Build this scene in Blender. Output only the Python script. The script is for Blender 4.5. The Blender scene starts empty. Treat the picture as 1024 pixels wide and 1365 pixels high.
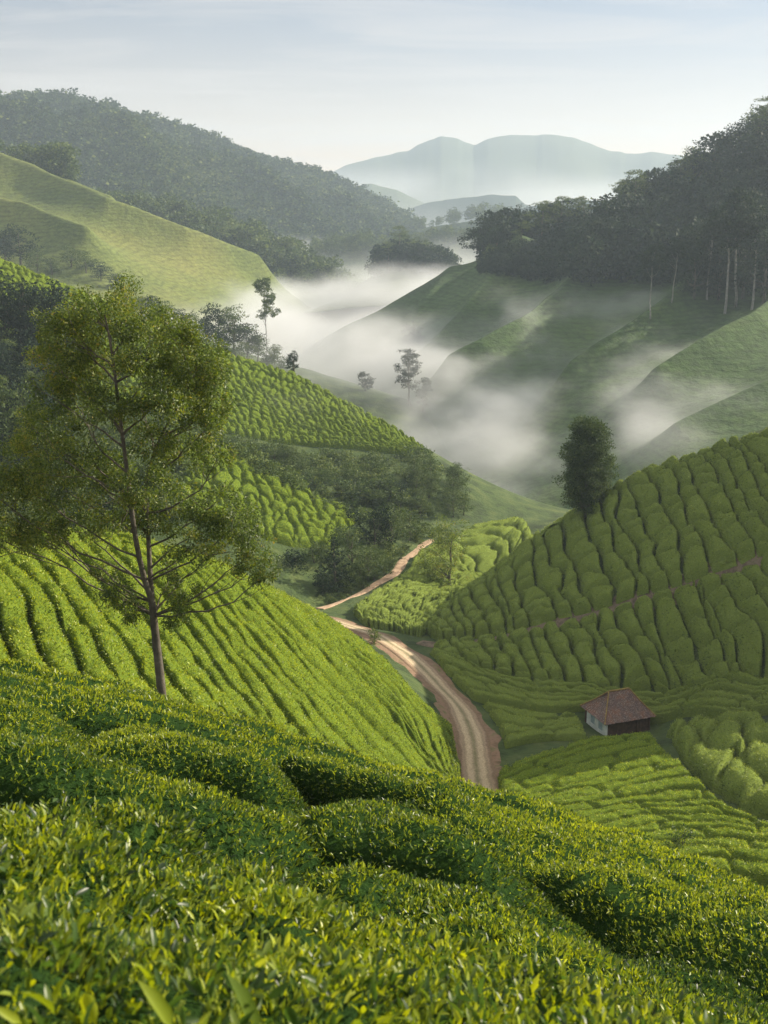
import bpy, math, random
import numpy as np
from mathutils import Vector
R = math.radians
S = bpy.context.scene
rng = np.random.default_rng(7)
random.seed(7)
# ------------------------------------------------------------------ camera, world, sun, exposure
F, CX, CY = 1500.0, 512.0, 682.5
PITCH = R(14.65)
CAMZ = 100.0
cam = bpy.data.cameras.new("Camera"); camo = bpy.data.objects.new("Camera", cam)
S.collection.objects.link(camo); S.camera = camo
camo.location = (0, 0, CAMZ); camo.rotation_euler = (R(90) - PITCH, 0, 0)
cam.sensor_fit = 'VERTICAL'; cam.sensor_height = 36.0; cam.lens = 36.0 * F / 1365.0
cam.clip_start = 0.05; cam.clip_end = 60000
cam.dof.use_dof = True; cam.dof.focus_distance = 22.0; cam.dof.aperture_fstop = 6.5
S.view_settings.view_transform = 'Standard'; S.view_settings.look = 'None'
S.view_settings.exposure = 1.05; S.view_settings.gamma = 1.0
S.render.resolution_x = 768; S.render.resolution_y = 1024
S.cycles.use_denoising = True
S.cycles.max_bounces = 8; S.cycles.diffuse_bounces = 3; S.cycles.glossy_bounces = 2
S.cycles.transmission_bounces = 4; S.cycles.volume_bounces = 1; S.cycles.transparent_max_bounces = 8
S.cycles.volume_step_rate = 1.0; S.cycles.volume_max_steps = 256
S.cycles.sample_clamp_indirect = 6.0

SUN_AZ, SUN_EL = R(64), R(29)      # azimuth measured from the view direction (+Y) towards +X
sd = Vector((math.sin(SUN_AZ) * math.cos(SUN_EL), math.cos(SUN_AZ) * math.cos(SUN_EL), math.sin(SUN_EL)))
sun = bpy.data.lights.new("Sun", 'SUN'); suno = bpy.data.objects.new("Sun", sun)
S.collection.objects.link(suno); suno.rotation_euler = sd.to_track_quat('Z', 'Y').to_euler()
sun.energy = 5.0; sun.angle = R(0.6); sun.color = (1.0, 0.88, 0.70)

W = bpy.data.worlds.new("World"); S.world = W; W.use_nodes = True
wn, wl = W.node_tree.nodes, W.node_tree.links
wn.clear()
wo = wn.new('ShaderNodeOutputWorld'); bg = wn.new('ShaderNodeBackground'); bg.inputs[1].default_value = 0.08
sky = wn.new('ShaderNodeTexSky'); sky.sky_type = 'NISHITA'; sky.sun_disc = False
sky.sun_elevation = SUN_EL; sky.sun_rotation = SUN_AZ
sky.air_density = 1.0; sky.dust_density = 1.0; sky.ozone_density = 1.0; sky.altitude = 1200
tcw = wn.new('ShaderNodeTexCoord'); sepw = wn.new('ShaderNodeSeparateXYZ')
wl.new(tcw.outputs['Generated'], sepw.inputs[0])
def wmath(op, a, b=None, c=None):
    n = wn.new('ShaderNodeMath'); n.operation = op
    for i, v in enumerate((a, b, c)):
        if v is None: continue
        if isinstance(v, (int, float)): n.inputs[i].default_value = v
        else: wl.new(v, n.inputs[i])
    return n.outputs[0]
zz = wmath('MAXIMUM', sepw.outputs[2], 0.02)
zz = wmath('ADD', zz, 0.06)
cb = wn.new('ShaderNodeCombineXYZ')
wl.new(wmath('DIVIDE', sepw.outputs[0], zz), cb.inputs[0]); wl.new(wmath('DIVIDE', sepw.outputs[1], zz), cb.inputs[1])
mpw = wn.new('ShaderNodeMapping'); mpw.inputs['Rotation'].default_value = (0, 0, R(12)); mpw.inputs['Scale'].default_value = (0.55, 1.25, 1.0)
mpw.inputs['Location'].default_value = (1.3, 0.4, 0)
wl.new(cb.outputs[0], mpw.inputs[0])
nzw = wn.new('ShaderNodeTexNoise'); nzw.inputs['Scale'].default_value = 1.3; nzw.inputs['Detail'].default_value = 9; nzw.inputs['Roughness'].default_value = 0.6
nzw.inputs['Distortion'].default_value = 0.9
wl.new(mpw.outputs[0], nzw.inputs[0])
crw = wn.new('ShaderNodeValToRGB'); crw.color_ramp.elements[0].position = 0.44; crw.color_ramp.elements[1].position = 0.66
wl.new(nzw.outputs[0], crw.inputs[0])
# high cirrostratus: streaks overhead, and a continuous veil where the view passes through it at a low angle
veil = wmath('POWER', wmath('SUBTRACT', 1.0, wmath('MINIMUM', wmath('MAXIMUM', sepw.outputs[2], 0.0), 1.0)), 12.0)
cloudfac = wmath('MULTIPLY', veil, 0.92); streak = wmath('MULTIPLY', crw.outputs[0], 0.42)
# high thin cirrus haze scatters the blue away: the sky colour is pulled towards its own pale grey
hs = wn.new('ShaderNodeHueSaturation'); hs.inputs['Saturation'].default_value = 1.05; hs.inputs['Value'].default_value = 0.56
wl.new(sky.outputs[0], hs.inputs['Color'])
mxw = wn.new('ShaderNodeMix'); mxw.data_type = 'RGBA'
wl.new(cloudfac, mxw.inputs['Factor']); wl.new(hs.outputs[0], mxw.inputs['A']); mxw.inputs['B'].default_value = (8.6, 5.0, 2.7, 1)
mxs = wn.new('ShaderNodeMix'); mxs.data_type = 'RGBA'; wl.new(streak, mxs.inputs['Factor']); wl.new(mxw.outputs['Result'], mxs.inputs['A']); mxs.inputs['B'].default_value = (5.0, 4.6, 4.3, 1)
# unseen white cloud sheet, added above the frame as soft fill for shaded surfaces
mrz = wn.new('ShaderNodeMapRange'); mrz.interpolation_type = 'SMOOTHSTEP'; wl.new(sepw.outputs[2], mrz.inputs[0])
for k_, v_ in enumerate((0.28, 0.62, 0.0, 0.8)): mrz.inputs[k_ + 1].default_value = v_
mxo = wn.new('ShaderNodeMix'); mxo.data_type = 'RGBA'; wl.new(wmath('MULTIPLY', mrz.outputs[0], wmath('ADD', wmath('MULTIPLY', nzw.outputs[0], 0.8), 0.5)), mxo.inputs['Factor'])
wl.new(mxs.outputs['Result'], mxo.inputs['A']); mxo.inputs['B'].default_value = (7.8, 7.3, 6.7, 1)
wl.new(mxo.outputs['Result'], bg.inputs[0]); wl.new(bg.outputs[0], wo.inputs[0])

# ------------------------------------------------------------------ helpers
cp, sp_ = math.cos(PITCH), math.sin(PITCH)
def ray(u, v):
    a = (np.asarray(u, float) - CX) / F; b = (CY - np.asarray(v, float)) / F
    return a, cp + b * sp_, -sp_ + b * cp            # x, y, z of the view ray through a photograph pixel
def px(u, v, d):
    """point seen at photograph position (u, v), d metres away measured along the ground"""
    x, y, z = ray(u, v); h = np.hypot(x, y)
    return np.stack([x / h * d, y / h * d, CAMZ + z / h * d], -1)

def _hash(ix, iy, seed):
    h = (ix.astype(np.int64) * 374761393 + iy.astype(np.int64) * 668265263 + seed * 974634777) & 0x7fffffff
    h = ((h ^ (h >> 13)) * 1274126177) & 0x7fffffff
    return ((h ^ (h >> 16)) & 0xffffff) / float(0xffffff)
def vnoise(x, y, seed=0):
    x0 = np.floor(x); y0 = np.floor(y); fx = x - x0; fy = y - y0
    fx = fx * fx * (3 - 2 * fx); fy = fy * fy * (3 - 2 * fy)
    a = _hash(x0, y0, seed); b = _hash(x0 + 1, y0, seed); c = _hash(x0, y0 + 1, seed); d = _hash(x0 + 1, y0 + 1, seed)
    return (a + (b - a) * fx) * (1 - fy) + (c + (d - c) * fx) * fy - 0.5
def fbm(x, y, seed=0, oct=4, g=0.5):
    s = 0; a = 1.0
    for i in range(oct):
        s = s + a * vnoise(x * 2 ** i + 17.3 * i, y * 2 ** i - 9.1 * i, seed + i); a *= g
    return s
def cells(x, y, seed=0):
    """Worley distance to the nearest feature point: round bumps"""
    x0 = np.floor(x); y0 = np.floor(y); best = np.full(np.shape(x), 9.0)
    for dx in (-1, 0, 1):
        for dy in (-1, 0, 1):
            cx_ = x0 + dx; cy_ = y0 + dy
            qx = cx_ + _hash(cx_, cy_, seed); qy = cy_ + _hash(cx_, cy_, seed + 5)
            best = np.minimum(best, np.hypot(qx - x, qy - y))
    return best

class Hill:
    """a heightfield pinned to surveyed points (u, v, d) and smooth in between"""
    def __init__(s, pts, smooth=1e-4, spurs=(), rough=None):
        P = np.array([px(*p) for p in pts]); r = np.hypot(P[:, 0], P[:, 1])
        s.X = np.stack([np.arctan2(P[:, 0], P[:, 1]), np.log(r)], -1); val = (P[:, 2] - CAMZ) / r
        n = len(pts); d = np.linalg.norm(s.X[:, None] - s.X[None], axis=2)
        A = np.zeros((n + 3, n + 3)); A[:n, :n] = s.k(d) + np.eye(n) * smooth
        A[:n, n] = 1; A[:n, n + 1:] = s.X; A[n, :n] = 1; A[n + 1:, :n] = s.X.T
        s.w = np.linalg.solve(A, np.concatenate([val, [0, 0, 0]])); s.n = n
        s.spurs = [(np.array([px(*q) for q in ln])[:, :2], amp, wd) for ln, amp, wd in spurs]; s.rough = rough
    @staticmethod
    def k(d): return np.where(d > 1e-9, d * d * np.log(np.maximum(d, 1e-9)), 0)
    def __call__(s, x, y):
        x = np.asarray(x, float); y = np.asarray(y, float); sh = x.shape; x = x.ravel(); y = y.ravel()
        out = np.empty(len(x))
        for i in range(0, len(x), 20000):
            xx = x[i:i + 20000]; yy = y[i:i + 20000]; r = np.hypot(xx, yy)
            q = np.stack([np.arctan2(xx, yy), np.log(np.maximum(r, .3))], -1)
            d = np.sqrt(((q[:, None] - s.X[None]) ** 2).sum(2))
            out[i:i + 20000] = CAMZ + r * (s.k(d) @ s.w[:s.n] + s.w[s.n] + q @ s.w[s.n + 1:])
        for ln, amp, wd in s.spurs:
            best = np.full(len(x), 1e9); am = np.zeros(len(x)); tp = amp if isinstance(amp, (list, tuple)) else [amp] * len(ln)
            for a, b, w0, w1 in zip(ln[:-1], ln[1:], tp[:-1], tp[1:]):
                ab = b - a; t = np.clip(((x - a[0]) * ab[0] + (y - a[1]) * ab[1]) / (ab @ ab), 0, 1)
                dd = np.hypot(x - a[0] - t * ab[0], y - a[1] - t * ab[1]); cl_ = dd < best
                best = np.where(cl_, dd, best); am = np.where(cl_, w0 + (w1 - w0) * t, am)
            out += am * np.exp(-np.sqrt((best / wd) ** 2 + 0.01))
        if s.rough is not None: out += s.rough(x, y)
        return out.reshape(sh)
    def hit(s, u, v, r0, r1, n=260):
        """where the view line through (u, v) meets the hill between r0 and r1"""
        x, y, z = ray(u, v); h = math.hypot(x, y)
        rr = np.geomspace(r0, r1, n); g = (CAMZ + z / h * rr) - s(x / h * rr, y / h * rr)
        k = np.where((g[:-1] > 0) & (g[1:] <= 0))[0]
        if len(k):
            i = k[0]; t = g[i] / (g[i] - g[i + 1]); r = rr[i] + (rr[i + 1] - rr[i]) * t
        else: r = rr[np.argmin(np.abs(g))]
        return np.array([x / h * r, y / h * r])

def link(o): S.collection.objects.link(o); return o
def mesh_obj(name, V, faces, mat, parent=None, attrs=None, smooth=True, midx=None):
    """faces: list of integer arrays, each (n, 3) or (n, 4)"""
    me = bpy.data.meshes.new(name); V = np.asarray(V, np.float32)
    faces = [np.asarray(f, np.int32) for f in faces if len(f)]
    me.vertices.add(len(V)); me.vertices.foreach_set('co', V.ravel())
    nl = sum(f.size for f in faces); npoly = sum(len(f) for f in faces)
    me.loops.add(nl); me.polygons.add(npoly)
    me.loops.foreach_set('vertex_index', np.concatenate([f.ravel() for f in faces]))
    tot = np.concatenate([np.full(len(f), f.shape[1], np.int32) for f in faces])
    me.polygons.foreach_set('loop_start', np.concatenate([[0], np.cumsum(tot)[:-1]]).astype(np.int32))
    me.update(calc_edges=True)
    me.polygons.foreach_set('use_smooth', np.full(npoly, smooth))
    for k, a in (attrs or {}).items():
        at = me.attributes.new(k, 'FLOAT', 'POINT'); at.data.foreach_set('value', np.asarray(a, np.float32))
    for m in (mat if isinstance(mat, (list, tuple)) else [mat]): me.materials.append(m)
    if midx is not None: me.polygons.foreach_set('material_index', midx.astype(np.int32))
    o = link(bpy.data.objects.new(name, me)); o.parent = parent
    return o
def tag(o, label=None, cat=None, group=None, kind=None):
    if label: o['label'] = label
    if cat: o['category'] = cat
    if group: o['group'] = group
    if kind: o['kind'] = kind
    return o
def empty(name, loc):
    o = link(bpy.data.objects.new(name, None)); o.location = loc; return o
def grid_faces(n, m, off=0):
    i = np.arange(n - 1)[:, None] * m + np.arange(m - 1)[None] + off
    return np.stack([i, i + 1, i + m + 1, i + m], -1).reshape(-1, 4)
class MB:
    def __init__(s): s.V = []; s.T = []; s.Q = []; s.A = []; s.n = 0
    def add(s, V, T=None, Q=None, tone=0.0):
        V = np.asarray(V, float).reshape(-1, 3)
        if T is not None and len(T): s.T.append(np.asarray(T) + s.n)
        if Q is not None and len(Q): s.Q.append(np.asarray(Q) + s.n)
        s.V.append(V); s.A.append(np.broadcast_to(np.asarray(tone, float), (len(V),))); s.n += len(V)
    def build(s, name, mat, parent=None, smooth=True, origin=None, core_quads=0):
        V = np.concatenate(s.V)
        if origin is not None: V = V - np.asarray(origin)
        fs = []
        if s.T: fs.append(np.concatenate(s.T))
        if s.Q: fs.append(np.concatenate(s.Q))
        midx = None
        if core_quads:
            nt_ = len(fs[0]) if s.T else 0; midx = np.zeros(sum(len(f) for f in fs)); midx[nt_:nt_ + core_quads] = 1
        o = mesh_obj(name, V, fs, mat, parent, {'tone': np.concatenate(s.A)}, smooth, midx)
        if origin is not None and parent is None: o.location = origin
        return o
    def box(s, c, size, rz=0, tone=0.5):
        v = np.array([[x, y, z] for x in (-.5, .5) for y in (-.5, .5) for z in (-.5, .5)]) * size
        co, si = math.cos(rz), math.sin(rz)
        v = np.stack([v[:, 0] * co - v[:, 1] * si, v[:, 0] * si + v[:, 1] * co, v[:, 2]], -1) + np.asarray(c)
        s.add(v, Q=[[0, 1, 3, 2], [4, 6, 7, 5], [0, 4, 5, 1], [2, 3, 7, 6], [0, 2, 6, 4], [1, 5, 7, 3]], tone=tone)
    def tube(s, P, rad, k=7, tone=0.5):
        P = np.asarray(P, float); n = len(P); rad = np.broadcast_to(rad, (n,))
        T = np.gradient(P, axis=0); T /= np.linalg.norm(T, axis=1)[:, None] + 1e-9
        ref = np.array([1.0, 0.3, 0.1]) if abs(T[0] @ np.array([1.0, 0.3, 0.1])) < .9 else np.array([0, 1.0, 0.2])
        U = np.cross(T, ref); U /= np.linalg.norm(U, axis=1)[:, None]; Wv = np.cross(T, U)
        a = np.arange(k) / k * 2 * np.pi
        V = P[:, None] + rad[:, None, None] * (np.cos(a)[None, :, None] * U[:, None] + np.sin(a)[None, :, None] * Wv[:, None])
        i = np.arange(n - 1)[:, None] * k; j = np.arange(k)[None]; j2 = (j + 1) % k
        q = np.stack([i + j, i + j2, i + k + j2, i + k + j], -1).reshape(-1, 4)
        s.add(V.reshape(-1, 3), Q=q, tone=tone)

# ------------------------------------------------------------------ materials
def nodes(name):
    m = bpy.data.materials.new(name); m.use_nodes = True; nt = m.node_tree; nt.nodes.clear()
    return m, nt, nt.nodes, nt.links
def noise(N, L, scale, detail=4, vec=None, rough=0.55):
    n = N.new('ShaderNodeTexNoise'); n.inputs['Scale'].default_value = scale; n.inputs['Detail'].default_value = detail
    n.inputs['Roughness'].default_value = rough
    if vec is not None: L.new(vec, n.inputs['Vector'])
    return n.outputs['Fac']
def ramp(N, L, fac, stops):
    r = N.new('ShaderNodeValToRGB'); e = r.color_ramp.elements
    while len(e) < len(stops): e.new(0.5)
    for k, (p, c) in enumerate(stops): e[k].position = p; e[k].color = (*c, 1)
    L.new(fac, r.inputs[0]); return r.outputs[0]
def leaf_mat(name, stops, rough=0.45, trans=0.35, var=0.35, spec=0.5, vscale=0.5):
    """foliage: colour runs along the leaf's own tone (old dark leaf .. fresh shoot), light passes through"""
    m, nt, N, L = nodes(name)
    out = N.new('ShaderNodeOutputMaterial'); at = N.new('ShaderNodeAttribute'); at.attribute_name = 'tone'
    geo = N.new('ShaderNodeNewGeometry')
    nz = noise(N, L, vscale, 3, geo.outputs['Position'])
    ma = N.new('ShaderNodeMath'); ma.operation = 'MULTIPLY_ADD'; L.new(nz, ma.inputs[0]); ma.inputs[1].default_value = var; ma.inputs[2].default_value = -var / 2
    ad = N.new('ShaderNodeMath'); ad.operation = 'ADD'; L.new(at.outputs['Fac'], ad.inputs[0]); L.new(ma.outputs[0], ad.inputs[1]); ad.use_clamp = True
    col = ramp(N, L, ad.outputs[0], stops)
    p = N.new('ShaderNodeBsdfPrincipled'); L.new(col, p.inputs['Base Color']); p.inputs['Roughness'].default_value = rough
    p.inputs['Specular IOR Level'].default_value = spec
    tr = N.new('ShaderNodeBsdfTranslucent')
    hsv = N.new('ShaderNodeHueSaturation'); hsv.inputs['Hue'].default_value = 0.485; hsv.inputs['Saturation'].default_value = 1.1; hsv.inputs['Value'].default_value = 1.5
    L.new(col, hsv.inputs['Color']); L.new(hsv.outputs[0], tr.inputs[0])
    mx = N.new('ShaderNodeMixShader'); mx.inputs[0].default_value = trans
    L.new(p.outputs[0], mx.inputs[1]); L.new(tr.outputs[0], mx.inputs[2]); L.new(mx.outputs[0], out.inputs[0])
    return m
def plain_mat(name, stops, scale=1.0, rough=0.85, bump=0.0, bscale=None, detail=6, spec=0.3):
    m, nt, N, L = nodes(name)
    out = N.new('ShaderNodeOutputMaterial'); geo = N.new('ShaderNodeNewGeometry')
    nz = noise(N, L, scale, detail, geo.outputs['Position'], 0.6); col = ramp(N, L, nz, stops)
    p = N.new('ShaderNodeBsdfPrincipled'); L.new(col, p.inputs['Base Color']); p.inputs['Roughness'].default_value = rough
    p.inputs['Specular IOR Level'].default_value = spec
    if bump:
        b = N.new('ShaderNodeBump'); b.inputs['Strength'].default_value = 1.0; b.inputs['Distance'].default_value = bump
        L.new(noise(N, L, bscale or scale * 3, 5, geo.outputs['Position'], 0.65), b.inputs['Height']); L.new(b.outputs[0], p.inputs['Normal'])
    L.new(p.outputs[0], out.inputs[0]); return m
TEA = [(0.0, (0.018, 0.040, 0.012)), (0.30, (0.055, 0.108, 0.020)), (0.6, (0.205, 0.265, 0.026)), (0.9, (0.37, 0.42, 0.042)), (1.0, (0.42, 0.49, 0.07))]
M_tea_near = leaf_mat('tea_leaf_near', TEA, rough=0.38, trans=0.42, var=0.30, spec=0.4, vscale=1.3)
M_tea = leaf_mat('tea_leaf', TEA, rough=0.42, trans=0.34, var=0.34, spec=0.35, vscale=0.22)
TEAR = [(0.0, (0.032, 0.060, 0.018)), (0.4, (0.150, 0.205, 0.046)), (0.75, (0.26, 0.315, 0.060)), (1.0, (0.32, 0.40, 0.08))]
M_tea_r = leaf_mat('tea_leaf_deep', TEAR, rough=0.5, trans=0.28, var=0.35, spec=0.25, vscale=0.15)
M_tea_far = leaf_mat('tea_leaf_far', TEA, rough=0.6, trans=0.3, var=0.4, spec=0.2, vscale=0.06)
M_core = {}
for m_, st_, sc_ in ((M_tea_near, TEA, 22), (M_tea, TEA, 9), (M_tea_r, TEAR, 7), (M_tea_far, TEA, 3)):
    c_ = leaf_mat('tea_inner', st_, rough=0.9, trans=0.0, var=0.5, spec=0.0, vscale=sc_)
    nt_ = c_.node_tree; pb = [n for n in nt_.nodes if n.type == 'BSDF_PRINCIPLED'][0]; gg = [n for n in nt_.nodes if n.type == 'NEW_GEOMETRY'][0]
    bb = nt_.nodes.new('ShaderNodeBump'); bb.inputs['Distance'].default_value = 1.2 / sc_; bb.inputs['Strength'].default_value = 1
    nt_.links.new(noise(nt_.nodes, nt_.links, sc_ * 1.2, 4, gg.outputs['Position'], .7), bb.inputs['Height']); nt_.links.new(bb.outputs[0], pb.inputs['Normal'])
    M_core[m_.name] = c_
M_hero = leaf_mat('fine_leaf', [(0, (0.030, 0.056, 0.012)), (0.5, (0.095, 0.150, 0.022)), (0.85, (0.21, 0.25, 0.034)), (1, (0.28, 0.24, 0.05))], rough=0.5, trans=0.4, var=0.35, vscale=0.7)
M_tree = leaf_mat('tree_leaf', [(0, (0.022, 0.044, 0.014)), (0.6, (0.062, 0.100, 0.026)), (1, (0.15, 0.19, 0.045))], rough=0.6, trans=0.25, var=0.4, spec=0.2, vscale=0.15)
M_dark = leaf_mat('dark_tree_leaf', [(0, (0.008, 0.018, 0.010)), (0.6, (0.018, 0.036, 0.018)), (1, (0.045, 0.068, 0.025))], rough=0.7, trans=0.15, var=0.4, spec=0.1, vscale=0.08)
M_scrub = leaf_mat('scrub_leaf', [(0, (0.035, 0.060, 0.018)), (0.6, (0.085, 0.130, 0.034)), (1, (0.18, 0.22, 0.055))], rough=0.6, trans=0.25, var=0.5, spec=0.2, vscale=0.12)
M_wood = leaf_mat('mountain_wood', [(0, (0.012, 0.030, 0.012)), (0.55, (0.038, 0.070, 0.020)), (1, (0.13, 0.16, 0.035))], rough=0.8, trans=0.15, var=0.9, spec=0.1, vscale=0.006)
M_bark = plain_mat('bark', [(0.3, (0.055, 0.048, 0.036)), (0.6, (0.13, 0.115, 0.09)), (0.8, (0.22, 0.21, 0.17))], 3.0, 0.9, 0.02, 14)
M_pale = plain_mat('pale_bark', [(0.3, (0.16, 0.155, 0.14)), (0.7, (0.34, 0.33, 0.30))], 1.2, 0.8)
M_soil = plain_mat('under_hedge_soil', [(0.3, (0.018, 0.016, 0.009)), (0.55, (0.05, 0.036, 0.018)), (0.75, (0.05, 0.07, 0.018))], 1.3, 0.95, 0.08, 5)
M_grassy = plain_mat('grassy_ground', [(0.32, (0.020, 0.034, 0.010)), (0.5, (0.045, 0.075, 0.018)), (0.7, (0.085, 0.11, 0.03))], 0.25, 0.95, 0.4, 1.2)
M_slope = plain_mat('short_grass_slope', [(0.3, (0.030, 0.060, 0.018)), (0.55, (0.055, 0.098, 0.026)), (0.75, (0.085, 0.125, 0.035))], 0.03, 0.95, 0.7, 0.5, detail=9)
M_slope_l = plain_mat('pale_grass_slope', [(0.3, (0.06, 0.095, 0.022)), (0.5, (0.12, 0.15, 0.032)), (0.75, (0.19, 0.19, 0.05))], 0.012, 0.95, 1.0, 0.3, detail=9)
def contour_lines(m, pitch, depth):
    # rows of tea and sheep-track terraces following the contours: alternate strips of bush and bare path
    nt = m.node_tree; N, L = nt.nodes, nt.links; pb = [n for n in N if n.type == 'BSDF_PRINCIPLED'][0]; geo = [n for n in N if n.type == 'NEW_GEOMETRY'][0]
    src = pb.inputs['Base Color'].links[0].from_socket; sp = N.new('ShaderNodeSeparateXYZ'); L.new(geo.outputs['Position'], sp.inputs[0])
    nz = noise(N, L, .03, 4, geo.outputs['Position']); a = N.new('ShaderNodeMath'); a.operation = 'MULTIPLY_ADD'; L.new(nz, a.inputs[0]); a.inputs[1].default_value = pitch * 5; L.new(sp.outputs[2], a.inputs[2])
    b = N.new('ShaderNodeMath'); b.operation = 'MULTIPLY'; L.new(a.outputs[0], b.inputs[0]); b.inputs[1].default_value = 6.283 / pitch
    c = N.new('ShaderNodeMath'); c.operation = 'SINE'; L.new(b.outputs[0], c.inputs[0])
    f = N.new('ShaderNodeMapRange'); L.new(c.outputs[0], f.inputs[0]); f.inputs[1].default_value = -1; f.inputs[2].default_value = .2; f.inputs[3].default_value = 1 - depth; f.inputs[4].default_value = 1
    n2 = noise(N, L, .35, 3, geo.outputs['Position'], .7); f2 = N.new('ShaderNodeMapRange'); L.new(n2, f2.inputs[0]); f2.inputs[1].default_value = .35; f2.inputs[2].default_value = .65; f2.inputs[3].default_value = .72; f2.inputs[4].default_value = 1.2
    g = N.new('ShaderNodeMath'); g.operation = 'MULTIPLY'; L.new(f.outputs[0], g.inputs[0]); L.new(f2.outputs[0], g.inputs[1])
    v = N.new('ShaderNodeVectorMath'); v.operation = 'SCALE'; L.new(src, v.inputs[0]); L.new(g.outputs[0], v.inputs[3]); L.new(v.outputs[0], pb.inputs['Base Color'])
contour_lines(M_slope, 1.4, .20); contour_lines(M_slope_l, 2.2, .2)
M_floor = plain_mat('valley_floor', [(0.3, (0.03, 0.05, 0.02)), (0.7, (0.07, 0.09, 0.03))], 0.004, 0.95)
M_far = plain_mat('far_hill', [(0.3, (0.03, 0.05, 0.025)), (0.7, (0.06, 0.08, 0.035))], 0.003, 0.95)

# ------------------------------------------------------------------ leaves
def orient(n, dirs, size, width, fold, level, roll=None, curl=0.0):
    """leaf geometry along unit vectors dirs; level 0: 4 verts, 1: 5 verts, 2: 8 verts"""
    rs = rng.normal(size=(n, 3)) if roll is None else roll
    side = np.cross(dirs, rs); side /= np.linalg.norm(side, axis=1)[:, None] + 1e-9
    nor = np.cross(side, dirs)
    flip = np.where(nor[:, 2] < 0, -1.0, 1.0)[:, None]; nor = nor * flip
    L = size[:, None]; w = (size * width)[:, None]
    return side, nor, L, w
def add_leaves(mb, P, dirs, size, tone, width=0.22, fold=0.12, level=0, curl=0.15):
    n = len(P)
    if n == 0: return
    size = np.broadcast_to(size, (n,)).astype(float); tone = np.broadcast_to(tone, (n,))
    side, nor, L, w = orient(n, dirs, size, width, fold, level)
    if level == 0:
        V = np.stack([P, P + dirs * L * .5 + side * w + nor * w * fold, P + dirs * L - nor * L * curl * .5, P + dirs * L * .5 - side * w + nor * w * fold], 1)
        i = np.arange(n)[:, None] * 4
        mb.add(V.reshape(-1, 3), T=np.concatenate([i + np.array([[0, 2, 1]]), i + np.array([[0, 3, 2]])]), tone=np.repeat(tone, 4))
    elif level == 1:
        C = P + dirs * L * .5 - nor * w * fold * 2
        V = np.stack([P, P + dirs * L * .45 + side * w + nor * w * .2, P + dirs * L - nor * L * curl, P + dirs * L * .45 - side * w + nor * w * .2, C], 1)
        i = np.arange(n)[:, None] * 5
        mb.add(V.reshape(-1, 3), T=np.concatenate([i + np.array([t]) for t in ([0, 4, 1], [1, 4, 2], [0, 3, 4], [3, 2, 4])]), tone=np.repeat(tone, 5))
    else:
        f = fold
        mid = [P + dirs * L * t - nor * (L * curl * t * t) - nor * w * f for t in (0.0, .3, .68, 1.0)]
        l1 = mid[1] + side * w * .85 + nor * w * (f + .25); l2 = mid[2] + side * w * .8 + nor * w * (f + .25)
        r1 = mid[1] - side * w * .85 + nor * w * (f + .25); r2 = mid[2] - side * w * .8 + nor * w * (f + .25)
        V = np.stack(mid + [l1, l2, r1, r2], 1); i = np.arange(n)[:, None] * 8
        mb.add(V.reshape(-1, 3), T=np.concatenate([i + np.array([t]) for t in ([0, 1, 4], [2, 3, 5], [0, 6, 1], [2, 7, 3])]),
               Q=np.concatenate([i + np.array([t]) for t in ([1, 2, 5, 4], [1, 6, 7, 2])]), tone=np.repeat(tone, 8))
def grid_sample(G, n):
    """n random points on a (a, b, 3) grid surface, area weighted: positions, normals, grid coordinates"""
    e1 = G[1:, :-1] - G[:-1, :-1]; e2 = G[:-1, 1:] - G[:-1, :-1]; c = np.cross(e1, e2); ar = np.linalg.norm(c, axis=2)
    nrm = c / (ar[..., None] + 1e-12); nrm *= np.where(nrm[..., 2:] < 0, -1, 1)
    p = ar.ravel() / ar.sum(); k = rng.choice(len(p), n, p=p); i, j = np.unravel_index(k, ar.shape)
    a = rng.random(n)[:, None]; b = rng.random(n)[:, None]
    P = (G[i, j] * (1 - a) + G[i + 1, j] * a) * (1 - b) + (G[i, j + 1] * (1 - a) + G[i + 1, j + 1] * a) * b
    return P, nrm[i, j], i + a[:, 0], j + b[:, 0], ar.sum()
def in_view(P, margin=60):
    d = P - np.array([0, 0, CAMZ]); fwd = d[:, 1] * cp - d[:, 2] * sp_; up = d[:, 1] * sp_ + d[:, 2] * cp
    u = CX + F * d[:, 0] / np.maximum(fwd, .05); v = CY - F * up / np.maximum(fwd, .05)
    return (fwd > 0.2) & (u > -margin) & (u < 1024 + margin) & (v > -margin) & (v < 1365 + margin)

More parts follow.
